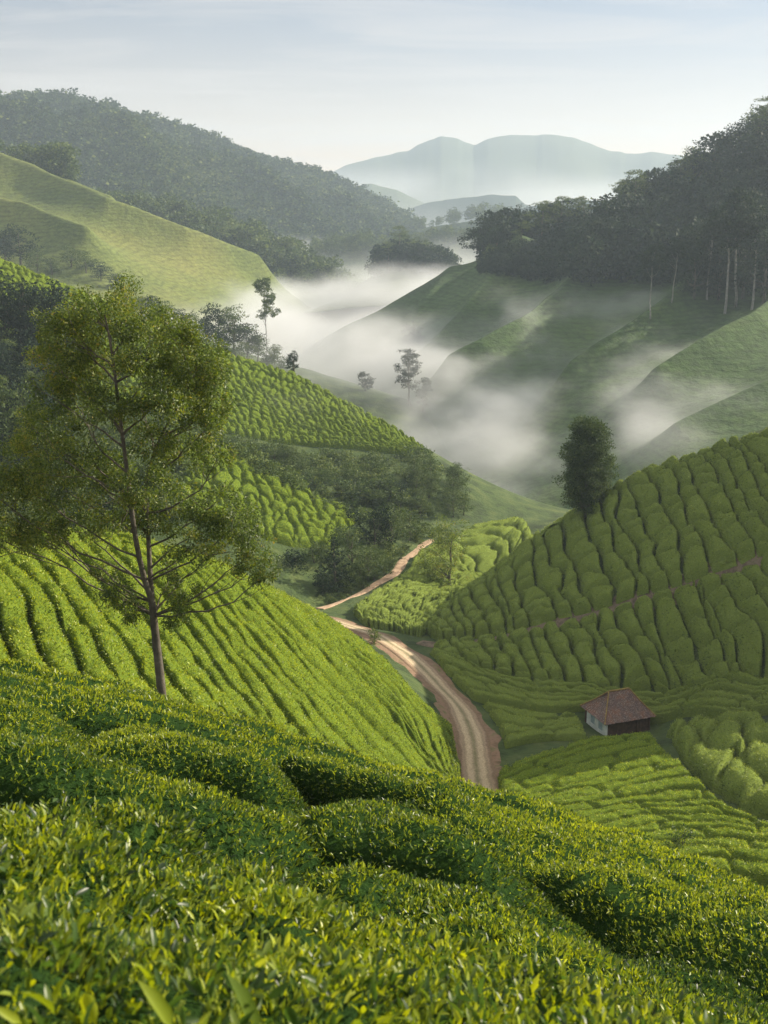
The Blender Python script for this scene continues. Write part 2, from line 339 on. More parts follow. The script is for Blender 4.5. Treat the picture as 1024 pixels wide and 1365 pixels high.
def resample(C, n):
    C = np.asarray(C, float); s = np.concatenate([[0], np.cumsum(np.linalg.norm(np.diff(C, axis=0), axis=1))]); s /= s[-1]
    t = np.linspace(0, 1, n)
    out = np.stack([np.interp(t, s, C[:, k]) for k in range(C.shape[1])], -1)
    for _ in range(max(1, n // 12)):                     # round the corners of the polyline
        out[1:-1] = (out[:-2] + 2 * out[1:-1] + out[2:]) / 4
    return out
def hedge_grid(A, B, H, h, gap=0.1, na=11, lump=0.10, lsc=1.1, cuts=(), cutdepth=0.7, cutw=0.22, seed=0, bulge=0.0, drop=0.0, sq=3.2, fine=0.0):
    """surface of a clipped hedge filling the ground between the two curves A and B (n x 2)"""
    n = len(A); a = np.linspace(-1, 1, na); a = np.sign(a) * np.abs(a) ** 0.8
    mid = (A + B) / 2; half = (B - A) / 2 * (1 - gap)
    s = np.concatenate([[0], np.cumsum(np.linalg.norm(np.diff(mid, axis=0), axis=1))])
    G = mid[:, None] + half[:, None] * a[None, :, None]
    prof = (1 - np.abs(a) ** sq) ** (1 / sq) * 1.0
    end = np.minimum(s, s[-1] - s); hw = np.linalg.norm(half, axis=1); er = np.clip(end / np.minimum(np.maximum(hw, .3), .9), 0, 1); er = (1 - (1 - er) ** 2.5) ** .5
    hh = h * er
    for c in cuts:
        skew = (c * 7.3 % 1 - .5) * .8
        dd = (s[:, None] - c) - skew * a[None] * hw[:, None]
        hh = hh[:, None] if hh.ndim == 1 else hh
        hh = hh * (1 - cutdepth * np.exp(-(dd / cutw) ** 2))
    if hh.ndim == 1: hh = hh[:, None]
    X, Y = G[..., 0], G[..., 1]
    z = H(X, Y) - drop
    if not fine: hh = hh + .13 * (fbm(X * 2.6, Y * 2.6, seed + 21, 2) + .35 * (rng.random(X.shape) - .5))
    lum = lump * (fbm(X / lsc, Y / lsc, seed, 3) * 1.2 + (0.45 - cells(X / (lsc * 1.3), Y / (lsc * 1.3), seed + 3)) * 1.0)
    zz_ = z + prof[None] * (hh + lum) - 0.12 * (prof[None] < 0.05)
    G3 = np.stack([X, Y, zz_], -1)
    if fine: # ragged sideways displacement
        G3[..., 0] += fine * fbm(X * 3 + zz_ * 2.1, Y * 3 - zz_ * 1.7, seed + 9, 2) * (prof[None] > 0.05)
        G3[..., 1] += fine * fbm(X * 3 - zz_ * 2.1, Y * 3 + zz_ * 1.7, seed + 11, 2) * (prof[None] > 0.05)
    return G3
def hedge_obj(name, G, mat, leaf, dens, tone0=0.55, level=0, parent=None, lift=0.0, up=0.5, tvar=0.22, side_tone=-0.25, shoots=1, width=0.17, core=0.4):
    mb = MB(); n, m = G.shape[:2]
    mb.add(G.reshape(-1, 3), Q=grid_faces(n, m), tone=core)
    area = np.linalg.norm(np.cross(G[1:, :-1] - G[:-1, :-1], G[:-1, 1:] - G[:-1, :-1]), axis=2).sum()
    k = int(area * dens / shoots)
    P, Nn, gi, gj, _ = grid_sample(G, k)
    ok = in_view(P, 340 if shoots > 1 else 160); P = P[ok]; Nn = Nn[ok]; k = len(P)
    if k:
        base = Nn * 0.8 + np.array([0, 0, up]); base /= np.linalg.norm(base, axis=1)[:, None]
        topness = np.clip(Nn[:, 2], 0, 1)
        patch = fbm(P[:, 0] * .8, P[:, 1] * .8, 31, 3)
        if shoots == 1: patch = patch + .55 * (_hash(np.floor(P[:, 0] / 1.7 + .3 * patch), np.floor(P[:, 1] / 1.7), 77) - .5) + .5 * fbm(P[:, 0] * 3, P[:, 1] * 3, 35, 2)
        if shoots == 1: P = P + np.array([0, 0, 1.0]) * (leaf * .9 * rng.random(k) ** 2)[:, None]
        for q in range(shoots):
            sprd = (0.75 if shoots == 1 else 0.35 + 0.75 * q / max(1, shoots - 1))
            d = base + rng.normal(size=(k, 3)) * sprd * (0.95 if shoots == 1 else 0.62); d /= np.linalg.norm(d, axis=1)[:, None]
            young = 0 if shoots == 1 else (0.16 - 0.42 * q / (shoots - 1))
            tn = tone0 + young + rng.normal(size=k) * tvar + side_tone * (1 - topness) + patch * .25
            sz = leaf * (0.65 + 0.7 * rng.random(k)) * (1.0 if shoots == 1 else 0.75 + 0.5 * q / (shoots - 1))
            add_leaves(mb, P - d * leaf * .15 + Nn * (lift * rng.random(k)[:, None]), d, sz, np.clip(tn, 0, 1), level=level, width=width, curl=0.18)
    return mb.build(name, [mat, M_core[mat.name]], parent, smooth=True, origin=G[n // 2, m // 2] - np.array([0, 0, 1.0]), core_quads=(n - 1) * (m - 1))

ORD = ['first', 'second', 'third', 'fourth', 'fifth', 'sixth', 'seventh', 'eighth', 'ninth', 'tenth', 'eleventh', 'twelfth', 'thirteenth', 'fourteenth',
       'fifteenth', 'sixteenth', 'seventeenth', 'eighteenth', 'nineteenth', 'twentieth'] + ['twenty-' + w for w in
       ('first', 'second', 'third', 'fourth', 'fifth', 'sixth', 'seventh', 'eighth', 'ninth')] + ['thirtieth'] + ['thirty-' + w for w in
       ('first', 'second', 'third', 'fourth', 'fifth', 'sixth', 'seventh', 'eighth', 'ninth')] + ['fortieth', 'forty-first', 'forty-second', 'forty-third', 'forty-fourth']

def tea_zone(H, guides, counts, r0, r1, h, mat, leaf, dens, label, group, wob=0.12, step=0.3, ext=(0, 0), cutlen=None, cutdepth=.6, cutw=.22, tone=.55, gap=.1,
             seed=1, lump=.12, lsc=1.1, na=11, skip=(), jit=.25, gapvar=.05, tvar=.2, core=.45, sq=3.2, fine=0.0):
    C = []
    for g in guides:
        c = np.array([px(*k_)[:2] if len(k_) == 3 else H.hit(*k_, r0, r1) for k_ in g])
        if ext[0]: c = np.concatenate([[c[0] + (c[0] - c[1]) / np.linalg.norm(c[0] - c[1]) * ext[0]], c])
        if ext[1]: c = np.concatenate([c, [c[-1] + (c[-1] - c[-2]) / np.linalg.norm(c[-1] - c[-2]) * ext[1]]])
        C.append(c)
    ln = max(np.linalg.norm(np.diff(c, axis=0), axis=1).sum() for c in C); K = int(max(8, min(420, ln / step)))
    C = np.array([resample(c, K) for c in C]); m = len(C)
    tpos = []
    for i, ct in enumerate(counts): tpos += [i + j / ct for j in range(ct)]
    tpos.append(m - 1); tpos = np.array(tpos, float)
    t1 = tpos.copy(); t1[1:-1] += (np.random.default_rng(seed).random(len(tpos) - 2) - .5) * jit * np.minimum(np.diff(tpos)[:-1], np.diff(tpos)[1:])
    sidx = np.linspace(0, 1, K) * ln
    curves = []
    for q, t in enumerate(t1):
        dt = np.diff(tpos).mean()
        tt = np.clip(t + wob * dt * 2.2 * fbm(sidx / 5.0, np.full(K, q * 3.7), seed, 3), 0, m - 1)
        i = np.clip(np.floor(tt).astype(int), 0, m - 2); f = (tt - i)[:, None]
        k = np.arange(K); p0 = C[np.maximum(i - 1, 0), k]; p1 = C[i, k]; p2 = C[i + 1, k]; p3 = C[np.minimum(i + 2, m - 1), k]
        lin = p1 * (1 - f) + p2 * f
        cr = .5 * ((2 * p1) + (-p0 + p2) * f + (2 * p0 - 5 * p1 + 4 * p2 - p3) * f ** 2 + (-p0 + 3 * p1 - 3 * p2 + p3) * f ** 3)
        curves.append(cr * .6 + lin * .4)
    rr = np.random.default_rng(seed + 5); objs = []; nrow = 0
    for q in range(len(curves) - 1):
        A, B = curves[q], curves[q + 1]
        L_ = np.linalg.norm(np.diff((A + B) / 2, axis=0), axis=1).sum()
        cuts = []
        if cutlen:
            s = rr.random() * cutlen
            while s < L_: cuts.append(s); s += cutlen * (.5 + rr.random())
        if nrow in skip: nrow += 1; continue
        G = hedge_grid(A, B, H, h * (0.92 + .16 * rr.random()), gap + gapvar * rr.random(), na, lump, lsc, cuts, cutdepth, cutw, seed + q * 13, sq=sq, fine=fine)
        o = hedge_obj('tea_hedge', G, mat, leaf, dens, tone0=tone + .08 * (rr.random() - .5), tvar=tvar, core=core)
        tag(o, label % ORD[nrow], 'tea hedge', group); objs.append(o); nrow += 1
    return curves, objs

def patch_mesh(name, H, th0, th1, r0, r1, nt, nr, mat, dz=0.0, kind='structure', label=None):
    th = np.linspace(R(th0), R(th1), nt)[:, None]; rr = np.geomspace(r0, r1, nr)[None]
    x = np.sin(th) * rr; y = np.cos(th) * rr; z = H(x, y) + dz
    o = mesh_obj(name, np.stack([x, y, z], -1).reshape(-1, 3), [grid_faces(nt, nr)], mat)
    tag(o, label, None, None, kind); return o

# ------------------------------------------------------------------ the land
HA = Hill([  # top of the near tea, falling away from the camera
    (-300, 1500, 1.0), (200, 1560, 0.95), (800, 1600, 1.0), (1300, 1600, 1.2),
    (0, 1365, 1.45), (250, 1365, 1.6), (512, 1365, 1.95), (740, 1400, 2.5), (1000, 1460, 3.0), (1400, 1500, 3.5),
    (-300, 1040, 4.9), (0, 1084, 4.5), (200, 1128, 4.25), (330, 1178, 4.0), (430, 1238, 3.7), (560, 1312, 3.3), (650, 1365, 3.0),
    (-200, 990, 9.5), (0, 1000, 9), (150, 1030, 8.6), (300, 1065, 8.3), (375, 1095, 8),
    (330, 1118, 10.5), (450, 1100, 10.3), (540, 1108, 10), (640, 1140, 9.3), (710, 1185, 8.7),
    (-100, 925, 14), (0, 938, 13.6), (100, 970, 13), (250, 990, 13), (380, 1022, 12.5),
    (380, 1035, 14), (520, 1062, 13.5), (600, 1090, 13), (720, 1150, 12), (870, 1205, 11), (1024, 1250, 10), (1250, 1310, 9),
    (540, 1228, 7), (700, 1245, 6.8), (820, 1295, 6.2), (930, 1355, 5.5), (1080, 1430, 4.8),
    (740, 1240, 9), (800, 1268, 8.6), (900, 1312, 8.1), (1024, 1360, 7.4), (1200, 1400, 6.8),
    (-200, 900, 20), (0, 893, 21), (215, 931, 23), (430, 1000, 23), (600, 1044, 22.5), (850, 1122, 21), (1024, 1188, 19.5), (1250, 1260, 18),
    (0, 905, 17), (215, 945, 17.5), (430, 1012, 17.5), (600, 1060, 17), (850, 1145, 15.5), (1024, 1210, 14.5),
    (0, 905, 27), (215, 945, 28), (430, 1020, 28), (600, 1070, 27.5), (850, 1150, 26), (1024, 1215, 24),
    (0, 960, 36), (215, 1010, 36), (430, 1110, 36), (600, 1180, 36), (850, 1250, 36), (1024, 1320, 36), (1300, 1380, 34), (-250, 940, 34)], 1e-5)
HB = Hill([
    (-250, 950, 36), (0, 950, 36), (215, 1000, 38), (430, 1080, 40), (700, 1200, 42), (1024, 1290, 42), (1300, 1330, 42),
    (-250, 905, 43), (0, 895, 45), (215, 940, 50), (430, 1006, 60), (520, 1034, 70), (600, 1050, 82), (640, 1060, 84), (700, 1080, 80), (800, 1104, 75), (900, 1150, 66), (1024, 1200, 57), (1250, 1260, 52),
    (-250, 730, 56), (0, 745, 60), (150, 742, 66), (300, 785, 72), (420, 850, 80), (500, 898, 86), (560, 952, 90), (600, 1010, 92), (613, 1035, 89),
    (100, 840, 52), (250, 860, 60), (400, 900, 68), (500, 950, 76), (350, 960, 58), (520, 1000, 78), (0, 810, 50),
    (-250, 760, 75), (0, 770, 80), (150, 800, 90), (300, 840, 100), (400, 870, 106), (455, 880, 112), (500, 882, 106),
    (655, 1000, 96), (625, 950, 104), (600, 925, 109), (565, 892, 114), (540, 870, 119), (505, 848, 126), (465, 836, 131),
    (470, 797, 150), (520, 765, 164), (548, 742, 176), (560, 728, 186), (430, 808, 152), (400, 780, 165), (340, 800, 150), (500, 720, 190), (430, 740, 180), (200, 800, 140), (0, 800, 140),
    (640, 706, 198), (700, 698, 202), (765, 690, 204), (640, 735, 250), (765, 730, 250), (560, 760, 250), (900, 700, 250), (600, 760, 168), (560, 800, 148), (620, 795, 152),
    (670, 1030, 90), (700, 1040, 87), (760, 1080, 79), (850, 1085, 78), (930, 1090, 77), (1024, 1120, 70), (1000, 1160, 62), (700, 990, 98), (780, 990, 99), (870, 985, 96), (930, 1020, 88), (1024, 965, 94), (1024, 1040, 82), (960, 985, 93), (1250, 960, 90), (1250, 1100, 65),
    (820, 978, 105), (740, 955, 107), (700, 925, 113), (620, 890, 118), (570, 868, 124), (800, 925, 112), (900, 930, 110), (1024, 900, 104), (1250, 850, 98),
    (605, 855, 128), (700, 842, 128), (745, 828, 127), (850, 800, 121), (940, 770, 117), (1024, 743, 113), (1250, 680, 108),
    (820, 870, 117), (940, 850, 112), (700, 880, 122), (1024, 830, 107),
    (560, 842, 134), (640, 782, 146), (700, 736, 146), (780, 688, 143), (850, 650, 138), (940, 622, 132), (1024, 600, 126), (1250, 545, 118),
    (700, 790, 138), (850, 725, 130), (960, 690, 123),
    (640, 815, 165), (700, 770, 168), (780, 725, 170), (850, 690, 162), (940, 665, 158), (1024, 645, 152), (1250, 600, 150), (850, 740, 210), (1024, 720, 200), (1250, 700, 200), (1024, 740, 255), (1250, 720, 255)], 1e-5)
HC = Hill([
    (-300, 270, 350), (-100, 322, 345), (0, 347, 340), (100, 387, 330), (200, 430, 315), (300, 472, 300), (400, 503, 290), (480, 547, 280), (530, 575, 274), (566, 600, 268),
    (-300, 420, 290), (0, 450, 280), (100, 480, 272), (200, 520, 262), (300, 560, 256), (300, 592, 247), (400, 605, 252), (500, 615, 254), (450, 560, 268), (380, 530, 275), (560, 640, 240), (620, 680, 235), (640, 640, 262),
    (-300, 640, 190), (0, 600, 200), (100, 600, 200), (180, 575, 200), (250, 585, 198), (300, 598, 195), (350, 620, 192), (400, 652, 190), (440, 672, 187), (475, 692, 184), (540, 715, 190),
    (0, 700, 165), (200, 690, 165), (300, 690, 166), (380, 732, 165), (440, 752, 166), (500, 760, 170),
    (0, 640, 222), (200, 620, 222), (300, 628, 222), (400, 672, 214), (480, 705, 210), (620, 720, 210), (760, 700, 240), (760, 680, 280), (900, 680, 280),
    (-300, 350, 420), (0, 400, 390), (100, 430, 375), (200, 480, 360), (300, 520, 345), (400, 560, 335), (480, 600, 325), (565, 650, 310), (640, 650, 340), (760, 640, 340), (900, 640, 340), (1000, 700, 250)], 1e-5)
HK = Hill([
    (-200, 370, 500), (0, 385, 500), (100, 400, 490), (190, 425, 475), (250, 445, 460), (300, 462, 450), (360, 482, 435), (400, 494, 425), (460, 512, 412), (530, 533, 400), (580, 560, 390), (625, 600, 380), (680, 640, 370),
    (0, 470, 400), (200, 500, 390), (400, 560, 370), (520, 600, 350), (620, 660, 335), (700, 690, 320),
    (0, 430, 600), (200, 470, 600), (400, 540, 560), (530, 580, 540), (620, 640, 520), (750, 660, 500), (900, 640, 480), (900, 700, 330)], 1e-5,
    rough=lambda x, y: 1.2 * fbm(x / 25, y / 25, 3, 4))
HD = Hill([
    (430, 452, 560), (450, 442, 555), (500, 418, 560), (560, 390, 565), (600, 375, 570), (640, 360, 575), (700, 335, 590), (800, 310, 600), (900, 270, 600), (1024, 200, 600), (1250, 80, 600),
    (445, 480, 520), (480, 500, 500), (560, 470, 490), (560, 530, 430), (640, 450, 480), (700, 400, 510), (700, 480, 430), (640, 540, 390), (800, 420, 460), (800, 500, 390), (760, 560, 350),
    (900, 400, 450), (900, 480, 380), (900, 560, 320), (1024, 420, 410), (1024, 500, 340), (1024, 560, 300), (1024, 620, 260), (880, 610, 290), (1250, 400, 400), (1250, 560, 290), (700, 610, 330), (620, 600, 370), (800, 640, 290),
    (430, 500, 640), (560, 450, 700), (640, 430, 720), (800, 400, 760), (1024, 300, 760), (1250, 150, 760), (480, 560, 430)], 1e-4,
    spurs=[([(600, 392, 560), (560, 430, 520), (520, 470, 490)], 8, 14),
           ([(690, 375, 560), (640, 425, 500), (585, 470, 460), (545, 505, 440)], 14, 13),
           ([(815, 372, 520), (760, 415, 470), (700, 460, 430), (640, 500, 410), (600, 525, 405)], 18, 13),
           ([(960, 400, 460), (895, 430, 410), (840, 470, 385), (790, 510, 370), (760, 540, 360)], 17, 11),
           ([(1060, 420, 400), (1000, 460, 365), (930, 505, 345), (870, 550, 330)], 14, 10),
           ([(1150, 470, 340), (1024, 530, 310), (960, 560, 300), (900, 590, 290)], 8, 10)],
    rough=lambda x, y: 1.4 * fbm(x / 30, y / 30, 5, 4))
HE = Hill([
    (-250, 170, 900), (-100, 205, 880), (0, 238, 860), (50, 256, 850), (100, 276, 840), (160, 300, 830), (220, 324, 815), (265, 338, 800), (310, 355, 790), (350, 374, 780), (375, 392, 775), (420, 420, 770),
    (-200, 330, 700), (0, 330, 700), (100, 350, 680), (200, 372, 660), (300, 395, 680), (340, 400, 720), (0, 400, 600), (200, 420, 600), (320, 430, 640),
    (0, 290, 760), (100, 310, 745), (200, 345, 720),
    (-250, 260, 1100), (0, 300, 1050), (200, 350, 1000), (350, 400, 960), (450, 440, 850), (-250, 400, 560), (400, 450, 680)], 1e-4,
    spurs=[([(-40, 240, 830), (50, 280, 800), (100, 312, 770), (150, 328, 740), (250, 330, 730), (300, 352, 735), (345, 378, 745)], 26, 20),
           ([(-60, 290, 740), (30, 315, 715), (75, 345, 690), (120, 375, 670)], 24, 17),
           ([(70, 262, 850), (110, 290, 815), (150, 310, 790)], 15, 14), ([(170, 303, 830), (195, 322, 790)], 12, 12)],
    rough=lambda x, y: 2.5 * fbm(x / 60, y / 60, 8, 4))
HG = Hill([  # wooded mountain on the left
    (-350, 170, 1700), (-150, 150, 1700), (0, 146, 1700), (45, 136, 1700), (130, 148, 1700), (215, 174, 1720), (300, 204, 1740), (350, 220, 1760), (400, 233, 1780), (450, 252, 1800), (500, 276, 1820), (545, 298, 1840), (600, 322, 1850), (680, 360, 1850),
    (-350, 300, 1250), (0, 270, 1250), (150, 290, 1250), (300, 330, 1280), (400, 350, 1350), (480, 350, 1450), (560, 345, 1550),
    (0, 200, 1480), (150, 215, 1480), (300, 262, 1520), (400, 300, 1600), (-350, 220, 1450),
    (-350, 230, 2400), (0, 200, 2400), (300, 260, 2400), (545, 330, 2300), (700, 360, 2200), (-350, 380, 1000), (0, 350, 1000), (300, 390, 1000), (500, 390, 1150)], 1e-4,
    spurs=[([(75, 165, 1600), (120, 185, 1560), (180, 240, 1430), (215, 290, 1330)], [0, 18, 60, 50], 70), ([(235, 195, 1650), (270, 225, 1600), (340, 270, 1500), (400, 310, 1420)], [0, 18, 60, 50], 65),
           ([(370, 235, 1700), (400, 255, 1680), (450, 295, 1600), (480, 320, 1550)], [0, 14, 45, 40], 55), ([(-30, 180, 1600), (-10, 195, 1560), (20, 240, 1450)], [0, 15, 60], 65)],
    rough=lambda x, y: 5 * fbm(x / 260, y / 260, 21, 3) + 10 * fbm(x / 60, y / 60, 25, 3))

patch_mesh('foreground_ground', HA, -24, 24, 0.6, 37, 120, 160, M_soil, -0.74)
patch_mesh('valley_ground', HB, -25, 25, 34, 262, 330, 300, M_grassy)
patch_mesh('left_valley_slope', HC, -25, 16, 150, 400, 260, 200, M_grassy)
patch_mesh('misty_ridge', HK, -25, 12, 315, 600, 200, 120, M_grassy)
patch_mesh('right_slope', HD, -5, 26, 255, 760, 420, 420, M_slope)
patch_mesh('left_grass_hill', HE, -25, 0, 540, 1080, 320, 320, M_slope_l)
patch_mesh('wooded_mountain', HG, -27, 10, 950, 2400, 400, 400, M_wood)
def ground_sheet():
    th = np.linspace(-math.pi, math.pi, 97)[:, None]; rr = np.geomspace(200, 40000, 80)[None]
    x = np.sin(th) * rr; y = np.cos(th) * rr
    z = CAMZ - 78 - 0.012 * np.clip(rr - 600, 0, 3000) + 0 * x
    tag(mesh_obj('valley_floor', np.stack([x, y, z], -1).reshape(-1, 3), [grid_faces(97, 80)], M_floor), kind='structure')
ground_sheet()
def far_ridge(name, crest, depth, base, amp, sc, mat, seed, n=400, m=26, kind='structure'):
    """a distant range: crest line (u, v, d), front and back flanks running down to the plain, with gullies"""
    c = resample(np.array([px(*p) for p in crest]), n)
    # keep the surveyed skyline
    u = np.linspace(0, 1, n); src = np.array([px(*p) for p in crest]); s = np.concatenate([[0], np.cumsum(np.linalg.norm(np.diff(src[:, :2], axis=0), axis=1))]); s /= s[-1]
    for k in range(3): c[:, k] = np.interp(u, s, src[:, k])
    for _ in range(2): c[1:-1, 2] = (c[:-2, 2] + 2 * c[1:-1, 2] + c[2:, 2]) / 4
    c[:, 2] += amp * .12 * fbm(c[:, 0] / sc * 5, c[:, 1] / sc * 5, seed, 5)
    rd = c[:, :2] / np.linalg.norm(c[:, :2], axis=1)[:, None]; T = np.linspace(-1, 1, m)
    X = c[:, None, 0] + rd[:, None, 0] * T[None] * depth; Y = c[:, None, 1] + rd[:, None, 1] * T[None] * depth
    prof = 1 - np.abs(T) ** .8; rel = (c[:, 2] - base)[:, None]
    Z = base + rel * prof[None] + (amp * fbm(X / sc, Y / sc, seed + 3, 5)) * (np.abs(T) * 4).clip(0, 1)[None] * prof[None] ** .5
    Z[:, 0] = base - 20; Z[:, -1] = base - 20
    return tag(mesh_obj(name, np.stack([X, Y, Z], -1).reshape(-1, 3), [grid_faces(n, m)], mat), kind=kind)
far_ridge('far_mountain', [(330, 262, 4300), (430, 226, 4300), (462, 213, 4300), (500, 201, 4300), (545, 192, 4300), (570, 178, 4300), (588, 168, 4300), (610, 174, 4300), (632, 184, 4300), (652, 172, 4300), (680, 167, 4300),
    (740, 166, 4300), (765, 170, 4300), (800, 184, 4300), (835, 196, 4300), (870, 192, 4300), (910, 197, 4300), (960, 215, 4300), (1040, 240, 4300), (1150, 265, 4300)], 1000, -30, 60, 330, M_far, 41)
far_ridge('low_hill_range', [(380, 262, 3300), (470, 240, 3300), (495, 236, 3300), (530, 246, 3300), (560, 262, 3300), (600, 280, 3300), (640, 300, 3300)], 500, -20, 25, 200, M_far, 51)
far_ridge('low_hill_range', [(540, 275, 2900), (575, 263, 2900), (625, 256, 2900), (660, 252, 2900), (688, 254, 2900), (700, 266, 2900), (760, 285, 2900)], 400, -10, 20, 160, M_wood, 61)
far_ridge('low_hill_range', [(600, 300, 2200), (650, 282, 2200), (690, 272, 2200), (730, 263, 2200), (765, 256, 2200), (800, 260, 2200), (840, 256, 2200), (950, 262, 2200)], 350, 0, 16, 120, M_wood, 71)

# ------------------------------------------------------------------ air
def haze_box():
    mb = MB(); x0, x1, y0, y1, z0, z1 = -4200, 4200, -150, 5450, -170, 480
    mb.box(((x0 + x1) / 2, (y0 + y1) / 2, (z0 + z1) / 2), (x1 - x0, y1 - y0, z1 - z0))
    m, nt, N, L = nodes('haze_air'); out = N.new('ShaderNodeOutputMaterial'); v = N.new('ShaderNodeVolumePrincipled')
    v.inputs['Density'].default_value = HAZE; v.inputs['Color'].default_value = (0.66, 0.81, 0.98, 1); v.inputs['Anisotropy'].default_value = 0.2
    L.new(v.outputs[0], out.inputs['Volume'])
    o = mb.build('haze', m, smooth=False); tag(o, kind='stuff', label='thin blue morning haze filling the whole valley'); return o
HAZE = 0.00018
haze_box()

# ------------------------------------------------------------------ tea on the slopes
# sunlit spur on the left: hedges run downhill
L2_rows, _ = tea_zone(HB, [[(-150, 742), (-120, 800), (-60, 900), (-20, 950)], [(-12, 738), (20, 765), (100, 890), (150, 965)], [(120, 745), (170, 805), (230, 885), (300, 975)],
    [(185, 748), (270, 820), (380, 970), (430, 1030)], [(245, 758), (340, 838), (420, 925), (535, 1040)], [(315, 772), (420, 853), (520, 958), (590, 1052)],
    [(368, 805), (460, 872), (546, 965), (598, 1056)], [(405, 835), (490, 893), (552, 945), (596, 1003), (606, 1056)], [(395, 850, 88), (480, 900, 94), (550, 955, 96), (600, 1010, 97), (608, 1060, 92)]], [4, 4, 4, 4, 5, 4, 3, 4], 38, 97, 1.15, M_tea, 0.13, 85,
    '%s tea hedge from the left edge on the sunlit spur behind the big tree', 'tea hedges running down the sunlit left spur', wob=.22, step=.25, ext=(2.5, 3), cutlen=9, cutdepth=.35, cutw=.35, tone=.68, seed=3, lump=.26, lsc=.6, gap=.09, gapvar=.12)
# right hill above the footpath
RU_rows, _ = tea_zone(HB, [[(562, 842), (572, 850), (585, 856)], [(600, 818), (612, 838), (622, 852)], [(645, 784), (657, 815), (672, 846)], [(702, 738), (715, 790), (735, 828)], [(780, 690), (800, 755), (824, 806)],
    [(860, 648), (890, 712), (916, 779)], [(940, 625), (975, 690), (1008, 746)], [(1026, 602), (1060, 670), (1096, 722)], [(1130, 580), (1165, 640), (1200, 690)]], [3, 3, 3, 3, 4, 3, 4, 3], 100, 160, 1.55, M_tea_r, 0.17, 30,
    '%s tea strip from the valley end on the right hill above its footpath', 'tea strips on the right hill above the footpath', wob=.28, step=.22, ext=(4, -.0), cutlen=3.3, cutdepth=.85, cutw=.3, jit=.55, tone=.55, seed=11, lump=.42, lsc=1.5, gap=.075, gapvar=.09, na=17, sq=3.2)
RL_rows, _ = tea_zone(HB, [[(575, 868), (580, 874), (590, 880)], [(612, 862), (622, 876), (640, 892)], [(680, 853), (698, 885), (708, 908)], [(745, 840), (765, 885), (778, 915)], [(820, 819), (848, 875), (868, 912)],
    [(890, 797), (923, 860), (945, 915)], [(960, 773), (1000, 840), (1020, 905)], [(1040, 745), (1086, 820), (1116, 890)], [(1130, 718), (1180, 790), (1220, 860)]], [2, 3, 3, 3, 3, 3, 3, 3], 95, 140, 1.55, M_tea_r, 0.17, 30,
    '%s tea strip from the road on the right hill below its footpath', 'tea strips on the right hill below the footpath', wob=.28, step=.22, ext=(-0, 1), cutlen=3.6, cutdepth=.85, cutw=.3, jit=.55, tone=.48, seed=17, lump=.42, lsc=1.5, gap=.075, gapvar=.09, na=17, sq=3.2)
# valley floor between road and hut
tea_zone(HB, [[(572, 872), (640, 900), (720, 917), (800, 924), (900, 925), (1050, 912)], [(590, 893), (655, 915), (720, 934), (800, 938), (900, 944), (1050, 933)],
    [(632, 935), (675, 945), (725, 952), (800, 946), (900, 958), (1050, 952)]], [3, 3], 85, 132, 1.1, M_tea_r, 0.16, 34,
    '%s long tea hedge below the steep right hill, counted down towards the hut', 'tea hedges between the right hill and the hut', wob=.25, step=.3, cutlen=6, cutdepth=.65, tone=.6, seed=23, lump=.2, lsc=.9, gap=.10, gapvar=.08)
tea_zone(HB, [[(642, 940), (690, 955), (735, 962), (768, 960)], [(663, 968), (695, 978), (740, 977), (778, 974)], [(674, 1000), (705, 992), (745, 988), (784, 990)]], [2, 2], 85, 118, 1.0, M_tea_r, 0.16, 34,
    '%s short tea hedge between the road bend and the white hut wall', 'tea hedges between the road bend and the hut', wob=.3, step=.3, cutlen=6, cutdepth=.6, tone=.6, seed=29, lump=.25, lsc=1.2, gap=.08, gapvar=.1)
# slope in front of the hut
tea_zone(HB, [[(676, 1030), (730, 1012), (790, 994), (868, 988)], [(680, 1060), (740, 1037), (830, 1012), (880, 1002)], [(705, 1080), (790, 1062), (880, 1042), (915, 1033)], [(762, 1096), (850, 1082), (925, 1076), (965, 1082)],
    [(800, 1122), (880, 1107), (960, 1106), (1045, 1118)], [(860, 1145), (930, 1142), (1045, 1152)], [(900, 1175), (970, 1180), (1060, 1192)]], [3, 3, 3, 3, 3, 2], 50, 101, 1.0, M_tea, 0.13, 60,
    '%s fine tea hedge below the hut, counted towards the camera', 'fine tea hedges on the slope below the hut', wob=.2, step=.25, ext=(1, 0), cutlen=7, cutdepth=.5, tone=.6, seed=31, lump=.14, lsc=.7, gap=.10, gapvar=.08, sq=3.6)
tea_zone(HB, [[(880, 986), (915, 1026), (956, 1066), (1040, 1106)], [(912, 976), (960, 1010), (1005, 1050), (1070, 1080)], [(940, 968), (990, 990), (1060, 1030)], [(985, 962), (1030, 975), (1090, 1000)]], [1, 1, 1], 70, 100, 1.5, M_tea_r, 0.16, 40,
    '%s tall tea bank right of the dark gully beside the hut slope', 'tall tea banks right of the gully', wob=.3, step=.25, cutlen=5, cutdepth=.55, cutw=.5, tone=.58, seed=37, lump=.18, lsc=.8, gap=.05, gapvar=.05, na=17, sq=2.4)
